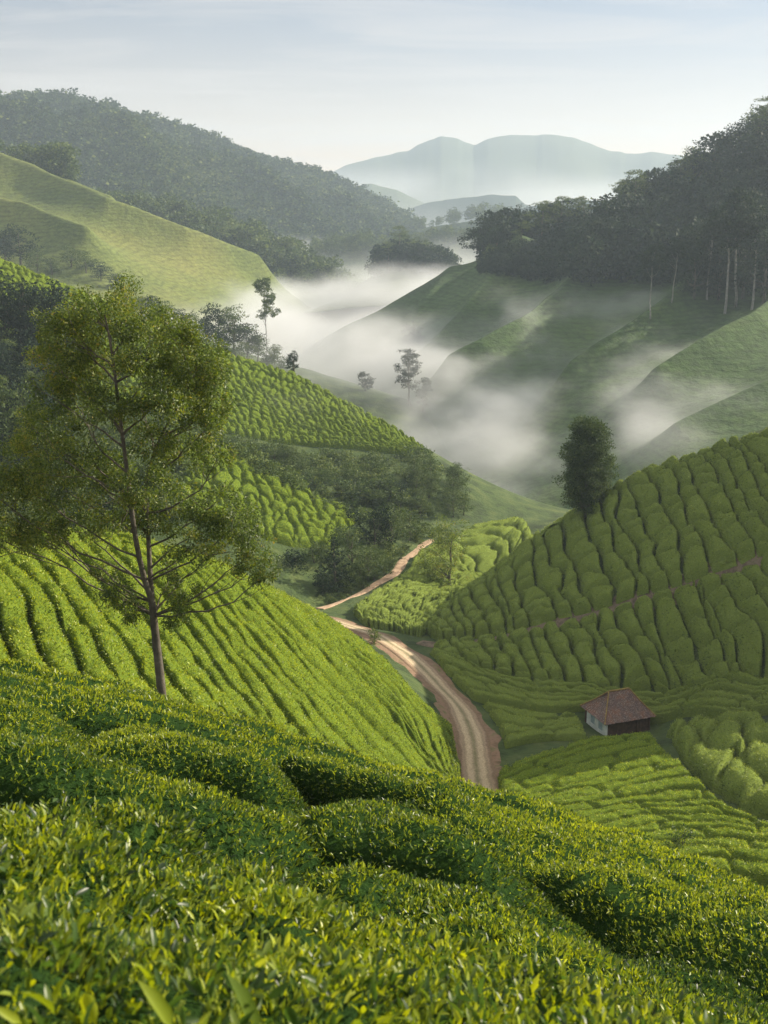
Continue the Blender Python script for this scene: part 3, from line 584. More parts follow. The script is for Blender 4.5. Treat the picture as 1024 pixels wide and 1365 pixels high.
# fields in the middle distance
tea_zone(HB, [[(636, 706), (690, 699), (775, 692), (830, 690, 204)], [(610, 722), (665, 718), (745, 712), (800, 708, 190)], [(570, 735), (625, 742), (715, 735), (770, 728, 176)], [(548, 762), (590, 768), (640, 766), (690, 752)], [(518, 785), (570, 792), (635, 790)],
    [(492, 804), (545, 812), (605, 815)], [(470, 820), (520, 828), (575, 838)], [(490, 836), (530, 843), (562, 850)]], [2, 2, 3, 3, 3, 3, 2], 118, 215, 1.3, M_tea_r, 0.2, 16,
    '%s tea hedge in the hollow beyond the road, counted from the misty far end', 'tea hedges in the hollow beyond the road', wob=.5, step=.5, cutlen=14, cutdepth=.5, cutw=.6, tone=.62, seed=41, lump=.35, lsc=2.2, gap=.05, gapvar=.08)
# far slope on the left
tea_zone(HC, [[(-40, 336), (60, 372), (150, 410), (230, 445), (300, 474), (400, 505), (480, 549), (535, 579), (566, 601)], [(-40, 370), (60, 405), (150, 440), (300, 505), (400, 540), (480, 573), (560, 606)],
    [(-40, 440), (100, 470), (200, 510), (300, 545), (400, 575), (480, 592), (555, 608)], [(-40, 500), (100, 520), (200, 550), (300, 580), (400, 594), (480, 600), (550, 609)]], [6, 7, 5], 236, 350, 1.35, M_tea_far, 0.3, 4.2,
    '%s terrace of tea bushes from the crest of the far left slope', 'tea terraces on the far left slope', wob=.3, step=.42, cutlen=1.9, cutdepth=.75, cutw=.3, tone=.62, seed=43, lump=.4, lsc=1.5, gap=.10, gapvar=.1, na=9)
tea_zone(HC, [[(225, 576), (300, 600), (350, 622), (400, 654), (440, 674), (478, 695)], [(225, 610), (300, 630), (350, 652), (400, 680), (430, 695), (465, 706)], [(225, 650), (300, 668), (350, 690), (390, 706), (450, 716)],
    [(225, 690), (300, 702), (350, 718), (390, 730), (440, 733)]], [3, 3, 2], 158, 210, 1.3, M_tea_far, 0.24, 7,
    '%s terrace of round tea bushes from the top of the small left spur', 'tea terraces on the small spur behind the big tree', wob=.3, step=.35, cutlen=2.3, cutdepth=.7, cutw=.35, tone=.6, seed=47, lump=.5, lsc=1.7, gap=.08, gapvar=.1, na=11)

# ------------------------------------------------------------------ road and paths
def ribbon(name, H, line, w, r0, r1, lift, mat, step=.6, crown=0.0, edge=0.25, seed=0, m=9):
    pts = np.array([px(*g)[:2] if len(g) == 3 else H.hit(*g, r0, r1) for g in line])
    c = resample(pts, int(np.linalg.norm(np.diff(pts, axis=0), axis=1).sum() / step) + 4)
    T = np.gradient(c, axis=0); T /= np.linalg.norm(T, axis=1)[:, None]; Nn = np.stack([T[:, 1], -T[:, 0]], -1)
    s = np.cumsum(np.r_[0, np.linalg.norm(np.diff(c, axis=0), axis=1)])
    wl_ = w / 2 * (1 + edge * fbm(s / 3, s * 0 + 1, seed)); wr_ = w / 2 * (1 + edge * fbm(s / 3, s * 0 + 7, seed))
    a = np.linspace(-1, 1, m)[None]
    off = np.where(a < 0, a * wl_[:, None], a * wr_[:, None])
    P = c[:, None] + Nn[:, None] * off[..., None]
    z = H(P[..., 0], P[..., 1]) + lift - .045 * np.exp(-((np.abs(a) - .42) / .14) ** 2) * (m > 9) * (w > 2) - 0.12 * (np.abs(a) > .99)
    o = mesh_obj(name, np.concatenate([P, z[..., None]], -1).reshape(-1, 3), [grid_faces(len(c), m)], mat, attrs={'across': np.broadcast_to(a, z.shape).ravel()})
    tag(o, kind='structure'); return c, s, o
def road_mat():
    m, nt, N, L = nodes('dirt_road'); out = N.new('ShaderNodeOutputMaterial'); at = N.new('ShaderNodeAttribute'); at.attribute_name = 'across'
    geo = N.new('ShaderNodeNewGeometry'); P = geo.outputs['Position']
    ab = N.new('ShaderNodeMath'); ab.operation = 'ABSOLUTE'; L.new(at.outputs['Fac'], ab.inputs[0])
    nz = noise(N, L, 1.1, 6, P, .65)
    ad = N.new('ShaderNodeMath'); ad.operation = 'MULTIPLY_ADD'; L.new(nz, ad.inputs[0]); ad.inputs[1].default_value = .34; L.new(ab.outputs[0], ad.inputs[2])
    c = ramp(N, L, ad.outputs[0], [(0.14, (0.20, 0.19, 0.09)), (0.30, (0.34, 0.28, 0.17)), (0.40, (0.50, 0.41, 0.27)), (0.62, (0.53, 0.43, 0.28)), (0.74, (0.32, 0.25, 0.16)), (0.86, (0.36, 0.27, 0.18)), (1.0, (0.22, 0.15, 0.09))])
    g = noise(N, L, 7.0, 5, P, .7); c2 = ramp(N, L, g, [(0.35, (0.62, 0.60, 0.58)), (0.65, (1.15, 1.12, 1.1))])
    mx = N.new('ShaderNodeMix'); mx.data_type = 'RGBA'; mx.blend_type = 'MULTIPLY'; mx.inputs[0].default_value = 1; L.new(c, mx.inputs['A']); L.new(c2, mx.inputs['B'])
    p = N.new('ShaderNodeBsdfPrincipled'); p.inputs['Roughness'].default_value = .95; L.new(mx.outputs['Result'], p.inputs['Base Color'])
    b = N.new('ShaderNodeBump'); b.inputs['Distance'].default_value = .12; b.inputs['Strength'].default_value = 1; L.new(g, b.inputs['Height']); L.new(b.outputs[0], p.inputs['Normal'])
    L.new(p.outputs[0], out.inputs[0]); return m
M_road = road_mat()
M_path = plain_mat('foot_path_earth', [(0.3, (0.20, 0.13, 0.08)), (0.6, (0.42, 0.30, 0.20))], 1.5, .95, .05)
M_pathr = plain_mat('shaded_path_earth', [(0.3, (0.06, 0.045, 0.03)), (0.55, (0.17, 0.13, 0.09)), (0.75, (0.06, 0.08, 0.025))], 1.2, .95, .05)  # path earth with the hill's shade put into its colour, greenish in places
M_verge = plain_mat('road_verge', [(0.3, (0.10, 0.075, 0.035)), (0.5, (0.24, 0.15, 0.10)), (0.7, (0.10, 0.12, 0.035))], .8, .95, .15, 3)
ROADL = [(655, 1085, 75), (641, 1050, 84), (637, 1020, 90), (632, 990, 97), (617, 960, 103), (598, 932, 108), (572, 905, 112.5), (548, 880, 117), (524, 860, 122), (505, 849, 126), (485, 840, 129), (462, 834, 132), (435, 829, 135), (400, 824, 138)]
ribbon('road_verge', HB, ROADL, 5.9, 78, 136, .05, M_verge, edge=.35, seed=5)
road_c, road_s, _ = ribbon('dirt_road', HB, ROADL, 3.4, 78, 136, .13, M_road, edge=.22, seed=9, m=25)
ribbon('footpath', HB, [(425, 812), (445, 806), (470, 796), (500, 779), (530, 762), (545, 742), (562, 728), (575, 720)], 1.6, 140, 192, .12, M_path, edge=.3, seed=3)
ribbon('hill_footpath', HB, [(560, 856), (590, 862), (640, 856), (700, 843), (745, 831), (800, 815), (850, 800), (900, 784), (940, 771), (1024, 744), (1100, 720), (1180, 695)], 2.6, 100, 140, .1, M_pathr, edge=.3, seed=4)

# ------------------------------------------------------------------ near hedges
def curve_at(pts): return np.array([px(*p)[:2] for p in pts])
def offs(c, w):
    T = np.gradient(c, axis=0); T /= np.linalg.norm(T, axis=1)[:, None]; N_ = np.stack([-T[:, 1], T[:, 0]], -1)
    return c - N_ * w, c + N_ * w
def near_hedge(A, B, label, h, leaf, dens, level, shoots, seed, lump=.12, lsc=.7, step=.12, na=21, cuts=(), sq=2.6, tone=.6, fine=0.05, mat=None, cutw=.3, cutdepth=.35, lift=.03, gap=.0, tvar=.2):
    n = int(np.linalg.norm(np.diff((resample(A, 50) + resample(B, 50)) / 2, axis=0), axis=1).sum() / step) + 6
    G = hedge_grid(resample(A, n), resample(B, n), HA, h, gap, na, lump, lsc, cuts, cutdepth, cutw, seed, drop=.74, sq=sq, fine=fine)
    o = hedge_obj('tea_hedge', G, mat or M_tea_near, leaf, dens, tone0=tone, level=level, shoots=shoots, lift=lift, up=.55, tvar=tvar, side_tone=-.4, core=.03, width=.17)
    tag(o, label, 'tea hedge', 'tea hedges on the near slope'); return o, G
def cl(pts, w, *a, **k):
    c = resample(curve_at(pts), 60); ww = w if np.isscalar(w) else np.interp(np.linspace(0, 1, 60), np.linspace(0, 1, len(w)), w)[:, None]
    A, B = offs(c, ww); return near_hedge(A, B, *a, **k)
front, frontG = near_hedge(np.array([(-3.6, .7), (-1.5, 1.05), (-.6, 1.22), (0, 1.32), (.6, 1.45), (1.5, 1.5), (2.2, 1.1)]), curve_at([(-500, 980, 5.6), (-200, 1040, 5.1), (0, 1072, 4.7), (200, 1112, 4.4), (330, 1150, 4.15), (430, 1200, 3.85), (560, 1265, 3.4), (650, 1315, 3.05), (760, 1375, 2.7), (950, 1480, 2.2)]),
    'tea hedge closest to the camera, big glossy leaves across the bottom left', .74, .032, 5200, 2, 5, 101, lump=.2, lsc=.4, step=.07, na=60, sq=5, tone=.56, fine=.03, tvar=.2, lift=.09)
NH = [
 ([(-250, 985, 9.8), (-60, 992, 9.3), (60, 1008, 8.9), (150, 1030, 8.6), (300, 1064, 8.3), (385, 1098, 7.9)], [1.0, 1.1, 1.1, .9, .7], 'thick tea hedge behind the closest one, running from the left edge', dict(tone=.62, seed=102)),
 ([(300, 1140, 10.4), (370, 1112, 10.5), (470, 1096, 10.3), (540, 1100, 10), (640, 1130, 9.3), (700, 1165, 8.8), (745, 1200, 8.3)], [.6, 1.4, 1.7, 1.7, 1.3, .7], 'domed dull green tea bush mound in the middle of the near slope', dict(tone=.54, seed=103, sq=2.3, lump=.24, h=.80, tvar=.18)),
 ([(-250, 905, 14.5), (-100, 925, 14), (0, 938, 13.6), (60, 956, 13.4), (105, 975, 13.2)], [1.1, 1.2, .9], 'rounded yellow green tea bush at the left edge under the near crest', dict(tone=.68, seed=104)),
 ([(95, 972, 13), (180, 980, 13), (260, 992, 12.8), (330, 1012, 12.6), (400, 1035, 12.4)], [.7, 1.1, 1.0, .8], 'short tea hedge with a dark hollow underneath, left of the middle', dict(tone=.68, seed=105)),
 ([(370, 1040, 14.2), (450, 1052, 13.8), (520, 1064, 13.5), (600, 1091, 13), (720, 1150, 12), (870, 1205, 11), (1024, 1252, 10), (1200, 1315, 9)], [.35, .8, 1.1, 1.25, 1.3, 1.3], 'long tea hedge with a tall shaded face, from the middle to the right edge', dict(tone=.64, seed=106, h=1.0)),
 ([(440, 1218, 7.7), (530, 1226, 7.3), (620, 1238, 6.9), (700, 1250, 6.7), (820, 1300, 6.2), (930, 1362, 5.4), (1080, 1450, 4.6)], [.7, .95, 1.0, .9], 'bright tea hedge at the bottom, right of the closest one', dict(tone=.62, seed=107, leaf=.045, dens=2300)),
 ([(735, 1240, 9.1), (800, 1268, 8.6), (900, 1312, 8.1), (1024, 1360, 7.4), (1180, 1400, 6.8)], [.5, .7, .75, .7], 'low ragged tea hedge in the gap at the lower right', dict(tone=.5, seed=108)),
 ([(-300, 905, 17.3), (0, 906, 17.2), (200, 942, 17.4), (400, 1003, 17.4), (600, 1060, 16.9), (850, 1145, 15.6), (1024, 1210, 14.5), (1250, 1290, 13.5)], [1.6, 1.6, 1.6, 1.6], 'long bright tea hedge, third below the near crest', dict(tone=.70, seed=109, leaf=.06, dens=620, level=0, step=.16)),
 ([(-300, 905, 20.8), (0, 895, 20.9), (215, 933, 21.2), (430, 1001, 21.2), (600, 1045, 20.8), (850, 1125, 19.4), (1024, 1192, 18.3), (1250, 1270, 17)], [1.7, 1.7, 1.7, 1.7], 'long bright tea hedge, second below the near crest', dict(tone=.72, seed=110, leaf=.065, dens=480, level=0, step=.18)),
 ([(-300, 900, 24.4), (0, 893, 24.5), (215, 933, 25), (430, 1003, 25), (600, 1047, 24.6), (850, 1127, 23), (1024, 1194, 21.8), (1250, 1270, 20)], [1.7, 1.7, 1.7, 1.7], 'long bright tea hedge along the near crest at the foot of the big tree', dict(tone=.72, seed=111, leaf=.07, dens=380, level=0, step=.18)),
 ([(-300, 910, 28), (0, 907, 28), (215, 948, 28.6), (430, 1024, 28.6), (600, 1074, 28), (850, 1155, 26.4), (1024, 1218, 25)], [1.7, 1.7, 1.7, 1.7], 'long tea hedge just over the near crest, mostly hidden', dict(tone=.68, seed=112, leaf=.08, dens=160, level=0, step=.25)),
]
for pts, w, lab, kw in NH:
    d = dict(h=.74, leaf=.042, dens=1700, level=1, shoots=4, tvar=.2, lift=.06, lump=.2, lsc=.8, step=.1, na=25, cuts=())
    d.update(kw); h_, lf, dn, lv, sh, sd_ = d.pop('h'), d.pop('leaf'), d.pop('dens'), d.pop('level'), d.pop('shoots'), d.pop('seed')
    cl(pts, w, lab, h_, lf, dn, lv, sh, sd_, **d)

def broad_leaves():
    """the few big old leaves that stand up out of the hedge next to the lens"""
    for k, (ub, vb, ut, vt, d, tn) in enumerate([(75, 1330, 22, 1268, 1.55, .62), (72, 1318, 84, 1250, 1.6, .8), (58, 1350, 40, 1292, 1.5, .15), (112, 1362, 108, 1296, 1.48, .12), (128, 1345, 98, 1268, 1.5, .9), (232, 1352, 188, 1270, 1.55, .75),
            (222, 1330, 262, 1278, 1.6, .3), (30, 1345, -14, 1318, 1.45, .85), (318, 1370, 336, 1288, 1.6, .2), (345, 1372, 322, 1250, 1.65, .5), (205, 1300, 188, 1236, 1.7, .7), (395, 1350, 372, 1296, 1.7, .25), (470, 1372, 492, 1310, 1.75, .6), (10, 1300, 26, 1262, 1.7, .1)]):
        a = px(ub, vb + 20, d); b = px(ut, vt + 16, d * .985); v = (b - a) * .72; L = np.linalg.norm(v); tn = tn * .8
        mb = MB(); add_leaves(mb, a[None], (v / L)[None], L, tn, width=.135, fold=.3, level=2, curl=.22)
        mb.build('broad_leaf', M_tea_near, front).location = -np.array(front.location)
broad_leaves()

# ------------------------------------------------------------------ trees
def crown_leaves(mb, lobes, n, leaf, clumps=14, spread=.24, tone=.5, width=.32, droop=-.1, tvar=.18, level=0, shell=.62, flat=.75):
    vol = np.array([np.prod(l[3:6]) ** .667 for l in lobes]); cnt = (n * vol / vol.sum()).astype(int)
    for l, k in zip(lobes, cnt):
        if k < 3: continue
        c = np.array(l[:3]); r = np.array(l[3:6])
        q = rng.normal(size=(clumps, 3)); q /= np.linalg.norm(q, axis=1)[:, None]; q *= (shell + (1.05 - shell) * rng.random(clumps))[:, None]
        ct = rng.normal(size=clumps) * .12 + rng.normal() * .05
        pick = rng.integers(0, clumps, k); off = rng.normal(size=(k, 3)); off /= np.linalg.norm(off, axis=1)[:, None] + 1e-9; off *= (rng.random(k) ** .45)[:, None] * spread * 1.7
        rel = q[pick] + off * np.array([1.15, 1.15, flat])
        P = c + rel * r
        d = rel / (np.linalg.norm(rel, axis=1)[:, None] + 1e-6) * .5 + rng.normal(size=(k, 3)) * .6 + np.array([0, 0, droop]); d /= np.linalg.norm(d, axis=1)[:, None]
        add_leaves(mb, P, d, leaf * (.6 + .8 * rng.random(k)), np.clip(tone + ct[pick] + rng.normal(size=k) * tvar, 0, 1), width=width, fold=.15, level=level)
def limb(mb, a, b, r0, r1, bend=.12, k=6, n=7):
    a = np.array(a, float); b = np.array(b, float); t = np.linspace(0, 1, n)[:, None]; L = np.linalg.norm(b - a)
    w = rng.normal(size=3) * bend * L; w[2] = abs(w[2]) * -.6
    P = a * (1 - t) + b * t + w * (t * (1 - t)) * 1.6 + rng.normal(size=(n, 3)) * .012 * L * (t * (1 - t) * 4)
    mb.tube(P, (r0 + (r1 - r0) * t[:, 0] ** .8), k)
    return P
def make_tree(name, lobes, height, trunk_r, n, leaf, mat, bark, fork=.35, lean=(0, 0), k=6, nlimb=None, **kw):
    """a tree standing at the origin: returns the Empty; parts trunk (with limbs) and crown"""
    root = empty(name, (0, 0, 0)); t = MB(); top = np.array([lean[0], lean[1], height * .82])
    zs = np.linspace(-.4, 1, 9); P = np.array([[top[0] * max(z, 0) ** 1.4, top[1] * max(z, 0) ** 1.4, z * top[2] if z > 0 else -.03 * height] for z in zs]); P[1:-1, :2] += rng.normal(size=(7, 2)) * height * .008
    rad = trunk_r * (1.25 - 1.05 * np.clip(zs, 0, 1)); rad[0] *= 1.3
    t.tube(P, rad, k + 1)
    for l in lobes[:nlimb]:
        z0 = min(max(height * fork, l[2] - max(l[4], l[3]) * 1.1 - .05 * height), height * .78); f = z0 / top[2]
        a = np.array([top[0] * f ** 1.4, top[1] * f ** 1.4, z0]); limb(t, a, np.array(l[:3]) + [0, 0, l[5] * .2], trunk_r * (1.05 - f) * .6 + .01, trunk_r * .08 + .004, k=max(4, k - 2))
    t.build('trunk', bark, root)
    c = MB(); crown_leaves(c, lobes, n, leaf, **kw); c.build('crown', mat, root)
    root['h'] = height
    return root
def lobes_round(h, w, n, z0=.35, seed=0):
    r_ = np.random.default_rng(seed); out = []
    for i in range(n):
        z = z0 + (1 - z0) * (i + .5) / n; a = r_.random() * 6.28 + i * 2.4; env = math.sin(math.pi * min(1, max(.12, (z - z0 * .7) / (1.08 - z0 * .7))) ** .8)
        rr = w * .5 * env * (.35 + .45 * r_.random()); s = w * (.17 + .10 * r_.random())
        out.append((rr * math.cos(a), rr * math.sin(a), h * z - s * .4, s * 1.15, s * 1.15, s * .8))
    return out
def lobes_cone(h, w, n, z0=.08, seed=0):
    r_ = np.random.default_rng(seed); out = []
    for i in range(n):
        f = (i + .5) / n; z = z0 + (1 - z0) * f; a = i * 2.4 + r_.random(); rr = w * .5 * (1 - f) ** .8 * (.55 + .3 * r_.random()); s = w * (.06 + .20 * (1 - f))
        out.append((rr * math.cos(a), rr * math.sin(a), h * z, s, s, s * .75))
    return out
PROTO = {}
def proto(key, *a, **k):
    PROTO[key] = [make_tree(*a, **k), False]
for i in range(4):
    proto('round%d' % i, 'broadleaf_tree', lobes_round(10, 8.5 + i * .5, 11 + i, .38, 100 + i), 10, .22, 3000, .34, M_tree, M_bark, .25, (rng.normal() * .4, rng.normal() * .4), k=5, clumps=12)
for i in range(3):
    proto('tall%d' % i, 'tall_tree', lobes_round(16, 6.5, 9, .5, 200 + i), 16, .2, 2200, .36, M_tree, M_bark, .4, (rng.normal() * .6, .2), k=5, clumps=9, spread=.28)
for i in range(2):
    proto('cone%d' % i, 'conifer_tree', lobes_cone(11, 5.4, 22, .1, 300 + i), 11, .2, 3200, .3, M_dark, M_bark, .1, (.1, .1), k=5, clumps=9)
for i in range(3):
    proto('dark%d' % i, 'broadleaf_tree', lobes_round(14, 11 + i, 13, .3, 400 + i), 14, .3, 2400, .55, M_dark, M_bark, .25, (rng.normal() * .5, rng.normal() * .5), k=5, clumps=11, spread=.27)
for i in range(3):
    proto('gum%d' % i, 'pale_trunk_tree', lobes_round(20, 8.5, 8, .66, 500 + i), 20, .22, 2600, .55, M_dark, M_pale, .55, (rng.normal() * .9, .3), k=6, clumps=9, spread=.3)
for i in range(2):
    proto('bush%d' % i, 'bush', lobes_round(2.2, 2.8, 7, .15, 600 + i), 2.2, .05, 1300, .17, M_tree, M_bark, .05, (.05, 0), k=4, clumps=10)
def copy_tree(key):
    p, used = PROTO[key]
    if not used: PROTO[key][1] = True; return p
    c = p.copy(); link(c)
    for ch in p.children:
        d = ch.copy(); link(d); d.parent = c
    return c
def stand(key, H, u, v, d0, d1, hpx, label, cat, group=None, sx=1.0, sink=.15, name=None):
    """stand a tree where the view line (u, v) meets the hill; hpx is its height in the photograph"""
    xy = H.hit(u, v, d0, d1); z = float(H(xy[0], xy[1])); dist = math.hypot(*xy)
    o = copy_tree(key); h = hpx / F * dist * 1.02; sc = h / o['h']
    o.location = (xy[0], xy[1], z - sink); o.scale = (sc * sx, sc * sx, sc); o.rotation_euler = (0, 0, random.random() * 6.28)
    tag(o, label, cat, group)
    if name: o.name = name
    return o

# the big fine-leaved tree on the near crest
def hero():
    D = 31.0; bx = px(217, 931, D)[0:2]; by = float(px(217, 931, D)[1]); base = px(217, 936, D); gz = float(HA(base[0], base[1])) - .85
    root = empty('fine_leaved_tree', (base[0], base[1], gz))
    Y = base[1]
    def at(u, v, dy=0.0):
        x, y, z = ray(u, v); t = (Y + dy) / y
        return np.array([x * t, Y + dy, CAMZ + z * t]) - np.array([base[0], base[1], gz])
    t = MB(); s = 1 / F * D * 1.08
    fork = at(203, 803)
    tr = np.array([[0, 0, -.3], at(215, 915), at(210, 870), at(206, 835), fork])
    t.tube(resample(tr, 14), np.linspace(.165, .105, 14), 10)
    L1 = resample(np.array([fork, at(190, 765, -.1), at(180, 715, -.2), at(172, 650, -.3), at(166, 600, -.4), at(158, 540, -.5), at(150, 470, -.4), at(140, 420, -.3)]), 24)
    L2 = resample(np.array([fork, at(200, 760, .2), at(197, 700, .3), at(194, 640, .4), at(210, 590, .5), at(232, 550, .6), at(255, 500, .7)]), 22)
    t.tube(L1, np.linspace(.085, .025, 24), 8); t.tube(L2, np.linspace(.078, .022, 22), 8)
    lobes = [(92, 445, 36, 30, .1), (228, 448, 36, 30, .2), (262, 490, 34, 28, -.5), (284, 530, 24, 22, 0), (75, 490, 32, 28, .2), (128, 425, 46, 36, 0), (172, 425, 44, 38, .5), (95, 455, 30, 26, -.6), (208, 462, 42, 36, -.4), (150, 470, 46, 34, .9), (245, 478, 34, 26, .4), (276, 503, 27, 26, 0), (100, 500, 34, 28, .6),
             (70, 530, 26, 26, -.3), (188, 505, 44, 32, -.9), (232, 520, 38, 30, .8), (278, 545, 22, 18, .3), (130, 545, 34, 26, -1.1), (272, 575, 34, 24, -.4), (240, 600, 36, 26, .9), (290, 612, 18, 16, .1), (190, 560, 30, 20, 1.2),
             (110, 590, 42, 26, .4), (60, 600, 34, 26, -.9), (20, 620, 40, 30, .3), (-25, 640, 46, 36, -.2), (150, 620, 36, 24, 1.3), (80, 650, 46, 28, -.2), (15, 680, 46, 34, .7), (-30, 700, 50, 36, -.5),
             (190, 650, 38, 26, -1.3), (235, 670, 34, 24, .8), (285, 672, 36, 24, .2), (320, 695, 34, 26, -.3), (340, 730, 30, 26, .3), (300, 730, 28, 20, .9), (355, 760, 16, 16, .1), (255, 725, 30, 20, -.8),
             (105, 700, 38, 22, .9), (60, 720, 32, 18, -.6), (150, 690, 28, 18, -.4), (155, 790, 26, 20, -.9), (178, 812, 22, 16, .3), (225, 775, 24, 20, .8), (240, 820, 24, 20, -.4), (205, 700, 26, 16, .2), (245, 790, 22, 16, .1), (140, 760, 18, 10, .5), (205, 590, 32, 26, -.2), (120, 640, 34, 24, 1.0), (180, 680, 26, 18, .6), (40, 570, 30, 24, .6), (110, 545, 28, 22, 1.0), (215, 535, 32, 26, -1.2), (330, 765, 22, 18, .2), (275, 700, 26, 20, 0), (60, 690, 34, 20, .8)]
    lb = []
    for (u, v, ru, rv, dy) in lobes:
        c = at(u, v, dy * 1.1); lb.append((c[0], c[1], c[2], ru * s * 1.05, (ru + rv) / 2 * s * .95, rv * s * 1.18))
    axis = np.concatenate([L1, L2, resample(tr, 14)[12:]])
    for l in lb:
        c = np.array(l[:3]); hd = np.linalg.norm((axis - c)[:, :2], axis=1); dd = np.linalg.norm(axis - c, axis=1) + np.clip(axis[:, 2] - c[2] + .65 * hd + .1, 0, 9) * 2.2; a = axis[np.argmin(dd)]
        P = limb(t, a, c, .038, .010, bend=.16, k=6, n=9)
        for _ in range(4):
            e = c + rng.normal(size=3) * np.array(l[3:6]) * .55; limb(t, P[rng.integers(4, 8)], e, .013, .004, k=4, n=5)
    t.build('trunk', M_bark, root)
    c = MB()
    crown_leaves(c, lb, 130000, .082, clumps=16, spread=.21, tone=.42, width=.20, droop=-.25, tvar=.22, level=0, shell=.5, flat=1.1)
    c.build('crown', M_hero, root)
    tag(root, 'tall tree with fine bronze green leaves and forked trunk, on the near crest', 'tree')
hero()

# trees that stand alone
def special(name, lobes, h, tr, n, leaf, mat, bark, H, u, v, d0, d1, hpx, label, **kw):
    o = make_tree(name, lobes, h, tr, n, leaf, mat, bark, **kw); xy = H.hit(u, v, d0, d1); z = float(H(*xy)); dist = math.hypot(*xy); sc = hpx / F * dist * 1.03 / h
    o.location = (xy[0], xy[1], z - .1); o.scale = (sc,) * 3; tag(o, label, 'tree'); return o
lc = []
for i in range(60):
    f = (i + .5) / 60; z = .16 + .84 * f; wv = 3.5 * math.sqrt(max(.02, 1 - ((f - .36) / .66) ** 2)); a = i * 2.4
    rr = wv * (.30 + .42 * (i % 3) / 2); lc.append((rr * math.cos(a), rr * math.sin(a), 12.3 * z, 1.25, 1.25, 1.1))
special('columnar_tree', lc, 13, .3, 60000, .18, M_tree, M_bark, HB, 780, 690, 100, 165, 133, 'dense dark egg-shaped tree standing alone on the crest of the right hill', fork=.08, k=8, clumps=14, spread=.34, nlimb=18, tone=.34, tvar=.22)
special('slender_tree', lobes_round(10, 7.4, 18, .22, 900), 10, .17, 9000, .17, M_hero, M_bark, HB, 600, 789, 140, 175, 104, 'slender open olive green tree in the tea hollow beside the end of the footpath', fork=.18, k=7, clumps=12, spread=.2, tone=.55)
special('crest_tree', lobes_round(6, 5.2, 7, .4, 907), 6, .2, 2600, .22, M_dark, M_bark, HC, 392, 499, 250, 330, 31, 'small dark round-headed tree alone on the crest of the far left slope', fork=.3, k=6, clumps=12, spread=.2)
special('slender_tree', lobes_round(16, 4.4, 9, .58, 911), 16, .14, 3600, .26, M_tree, M_bark, HK, 356, 492, 478, 500, 118, 'tall narrow tree rising alone out of the bright fog left of the middle', fork=.3, k=5, clumps=9, spread=.26, tone=.6)
special('pine_tree', lobes_round(17, 8.5, 11, .36, 913), 17, .3, 3600, .42, M_dark, M_bark, HK, 545, 541, 360, 430, 74, 'tall dark pine with layered crown, left of a close pair in the fog', fork=.35, k=6, clumps=9, spread=.26)
special('pine_tree', lobes_round(12, 6.5, 8, .3, 915), 12, .25, 2400, .42, M_dark, M_bark, HK, 564, 549, 355, 430, 46, 'shorter dark pine right of a close pair in the fog', fork=.35, k=6, clumps=9, spread=.26)
special('round_tree', lobes_round(6, 6, 7, .25, 917), 6, .2, 1500, .4, M_dark, M_bark, HK, 487, 521, 360, 430, 25, 'small grey misty tree on the bare ridge left of the pine pair', fork=.3, k=5, clumps=9)
special('round_tree', lobes_round(6, 6, 7, .25, 919), 6, .2, 1500, .4, M_dark, M_bark, HD, 549, 463, 440, 560, 32, 'faint tree in mist at the foot of the far right slope above the pine pair', fork=.3, k=5, clumps=9)
special('shrub', lobes_round(1.6, 1.5, 9, .1, 921), 1.6, .03, 1800, .07, M_tea, M_bark, HB, 908, 1146, 50, 75, 52, 'wispy dark upright shrub among the fine tea hedges at lower right', fork=.05, k=5, clumps=10, tone=.25)['category'] = 'shrub'
special('shrub', lobes_round(1.0, 1.9, 8, .1, 923), 1.0, .03, 1900, .05, M_tree, M_bark, HA, 728, 1092, 19, 24, 34, 'scraggy grey green shrub poking over the near crest below the hut slope', fork=.05, k=5, clumps=9, tone=.75)['category'] = 'shrub'
special('shrub', lobes_round(2.6, 2.6, 8, .1, 925), 2.6, .06, 1600, .13, M_tree, M_bark, HB, 499, 858, 110, 135, 26, 'round pale green bush beside the top bend of the dirt road', fork=.05, k=5, clumps=9, tone=.75)['category'] = 'shrub'

# groups of trees; each list entry: kind, u, v at the foot, height in the picture, width factor, words
KINDW = {'round': 'round leafy tree', 'tall': 'tall narrow tree', 'cone': 'dark cone-shaped tree', 'dark': 'dark spreading tree', 'gum': 'pale-trunked tall tree', 'bush': 'low bush'}
def grove(entries, H, d0, d1, where, group):
    cnt = {}
    for e in sorted(entries, key=lambda e: e[1]):
        k, u, v, h, sx = e[:5]; kind = k.rstrip('0123456789'); cnt[kind] = cnt.get(kind, 0) + 1
        lab = '%s %s' % (KINDW[kind], where)
        tot = sum(1 for q in entries if q[0].rstrip('0123456789') == kind)
        if tot > 1: lab = '%s %s from the left %s' % (ORD[cnt[kind] - 1], KINDW[kind], where)
        stand(k, H, u, v, d0, d1, h, lab, 'bush' if kind == 'bush' else 'tree', group, sx)
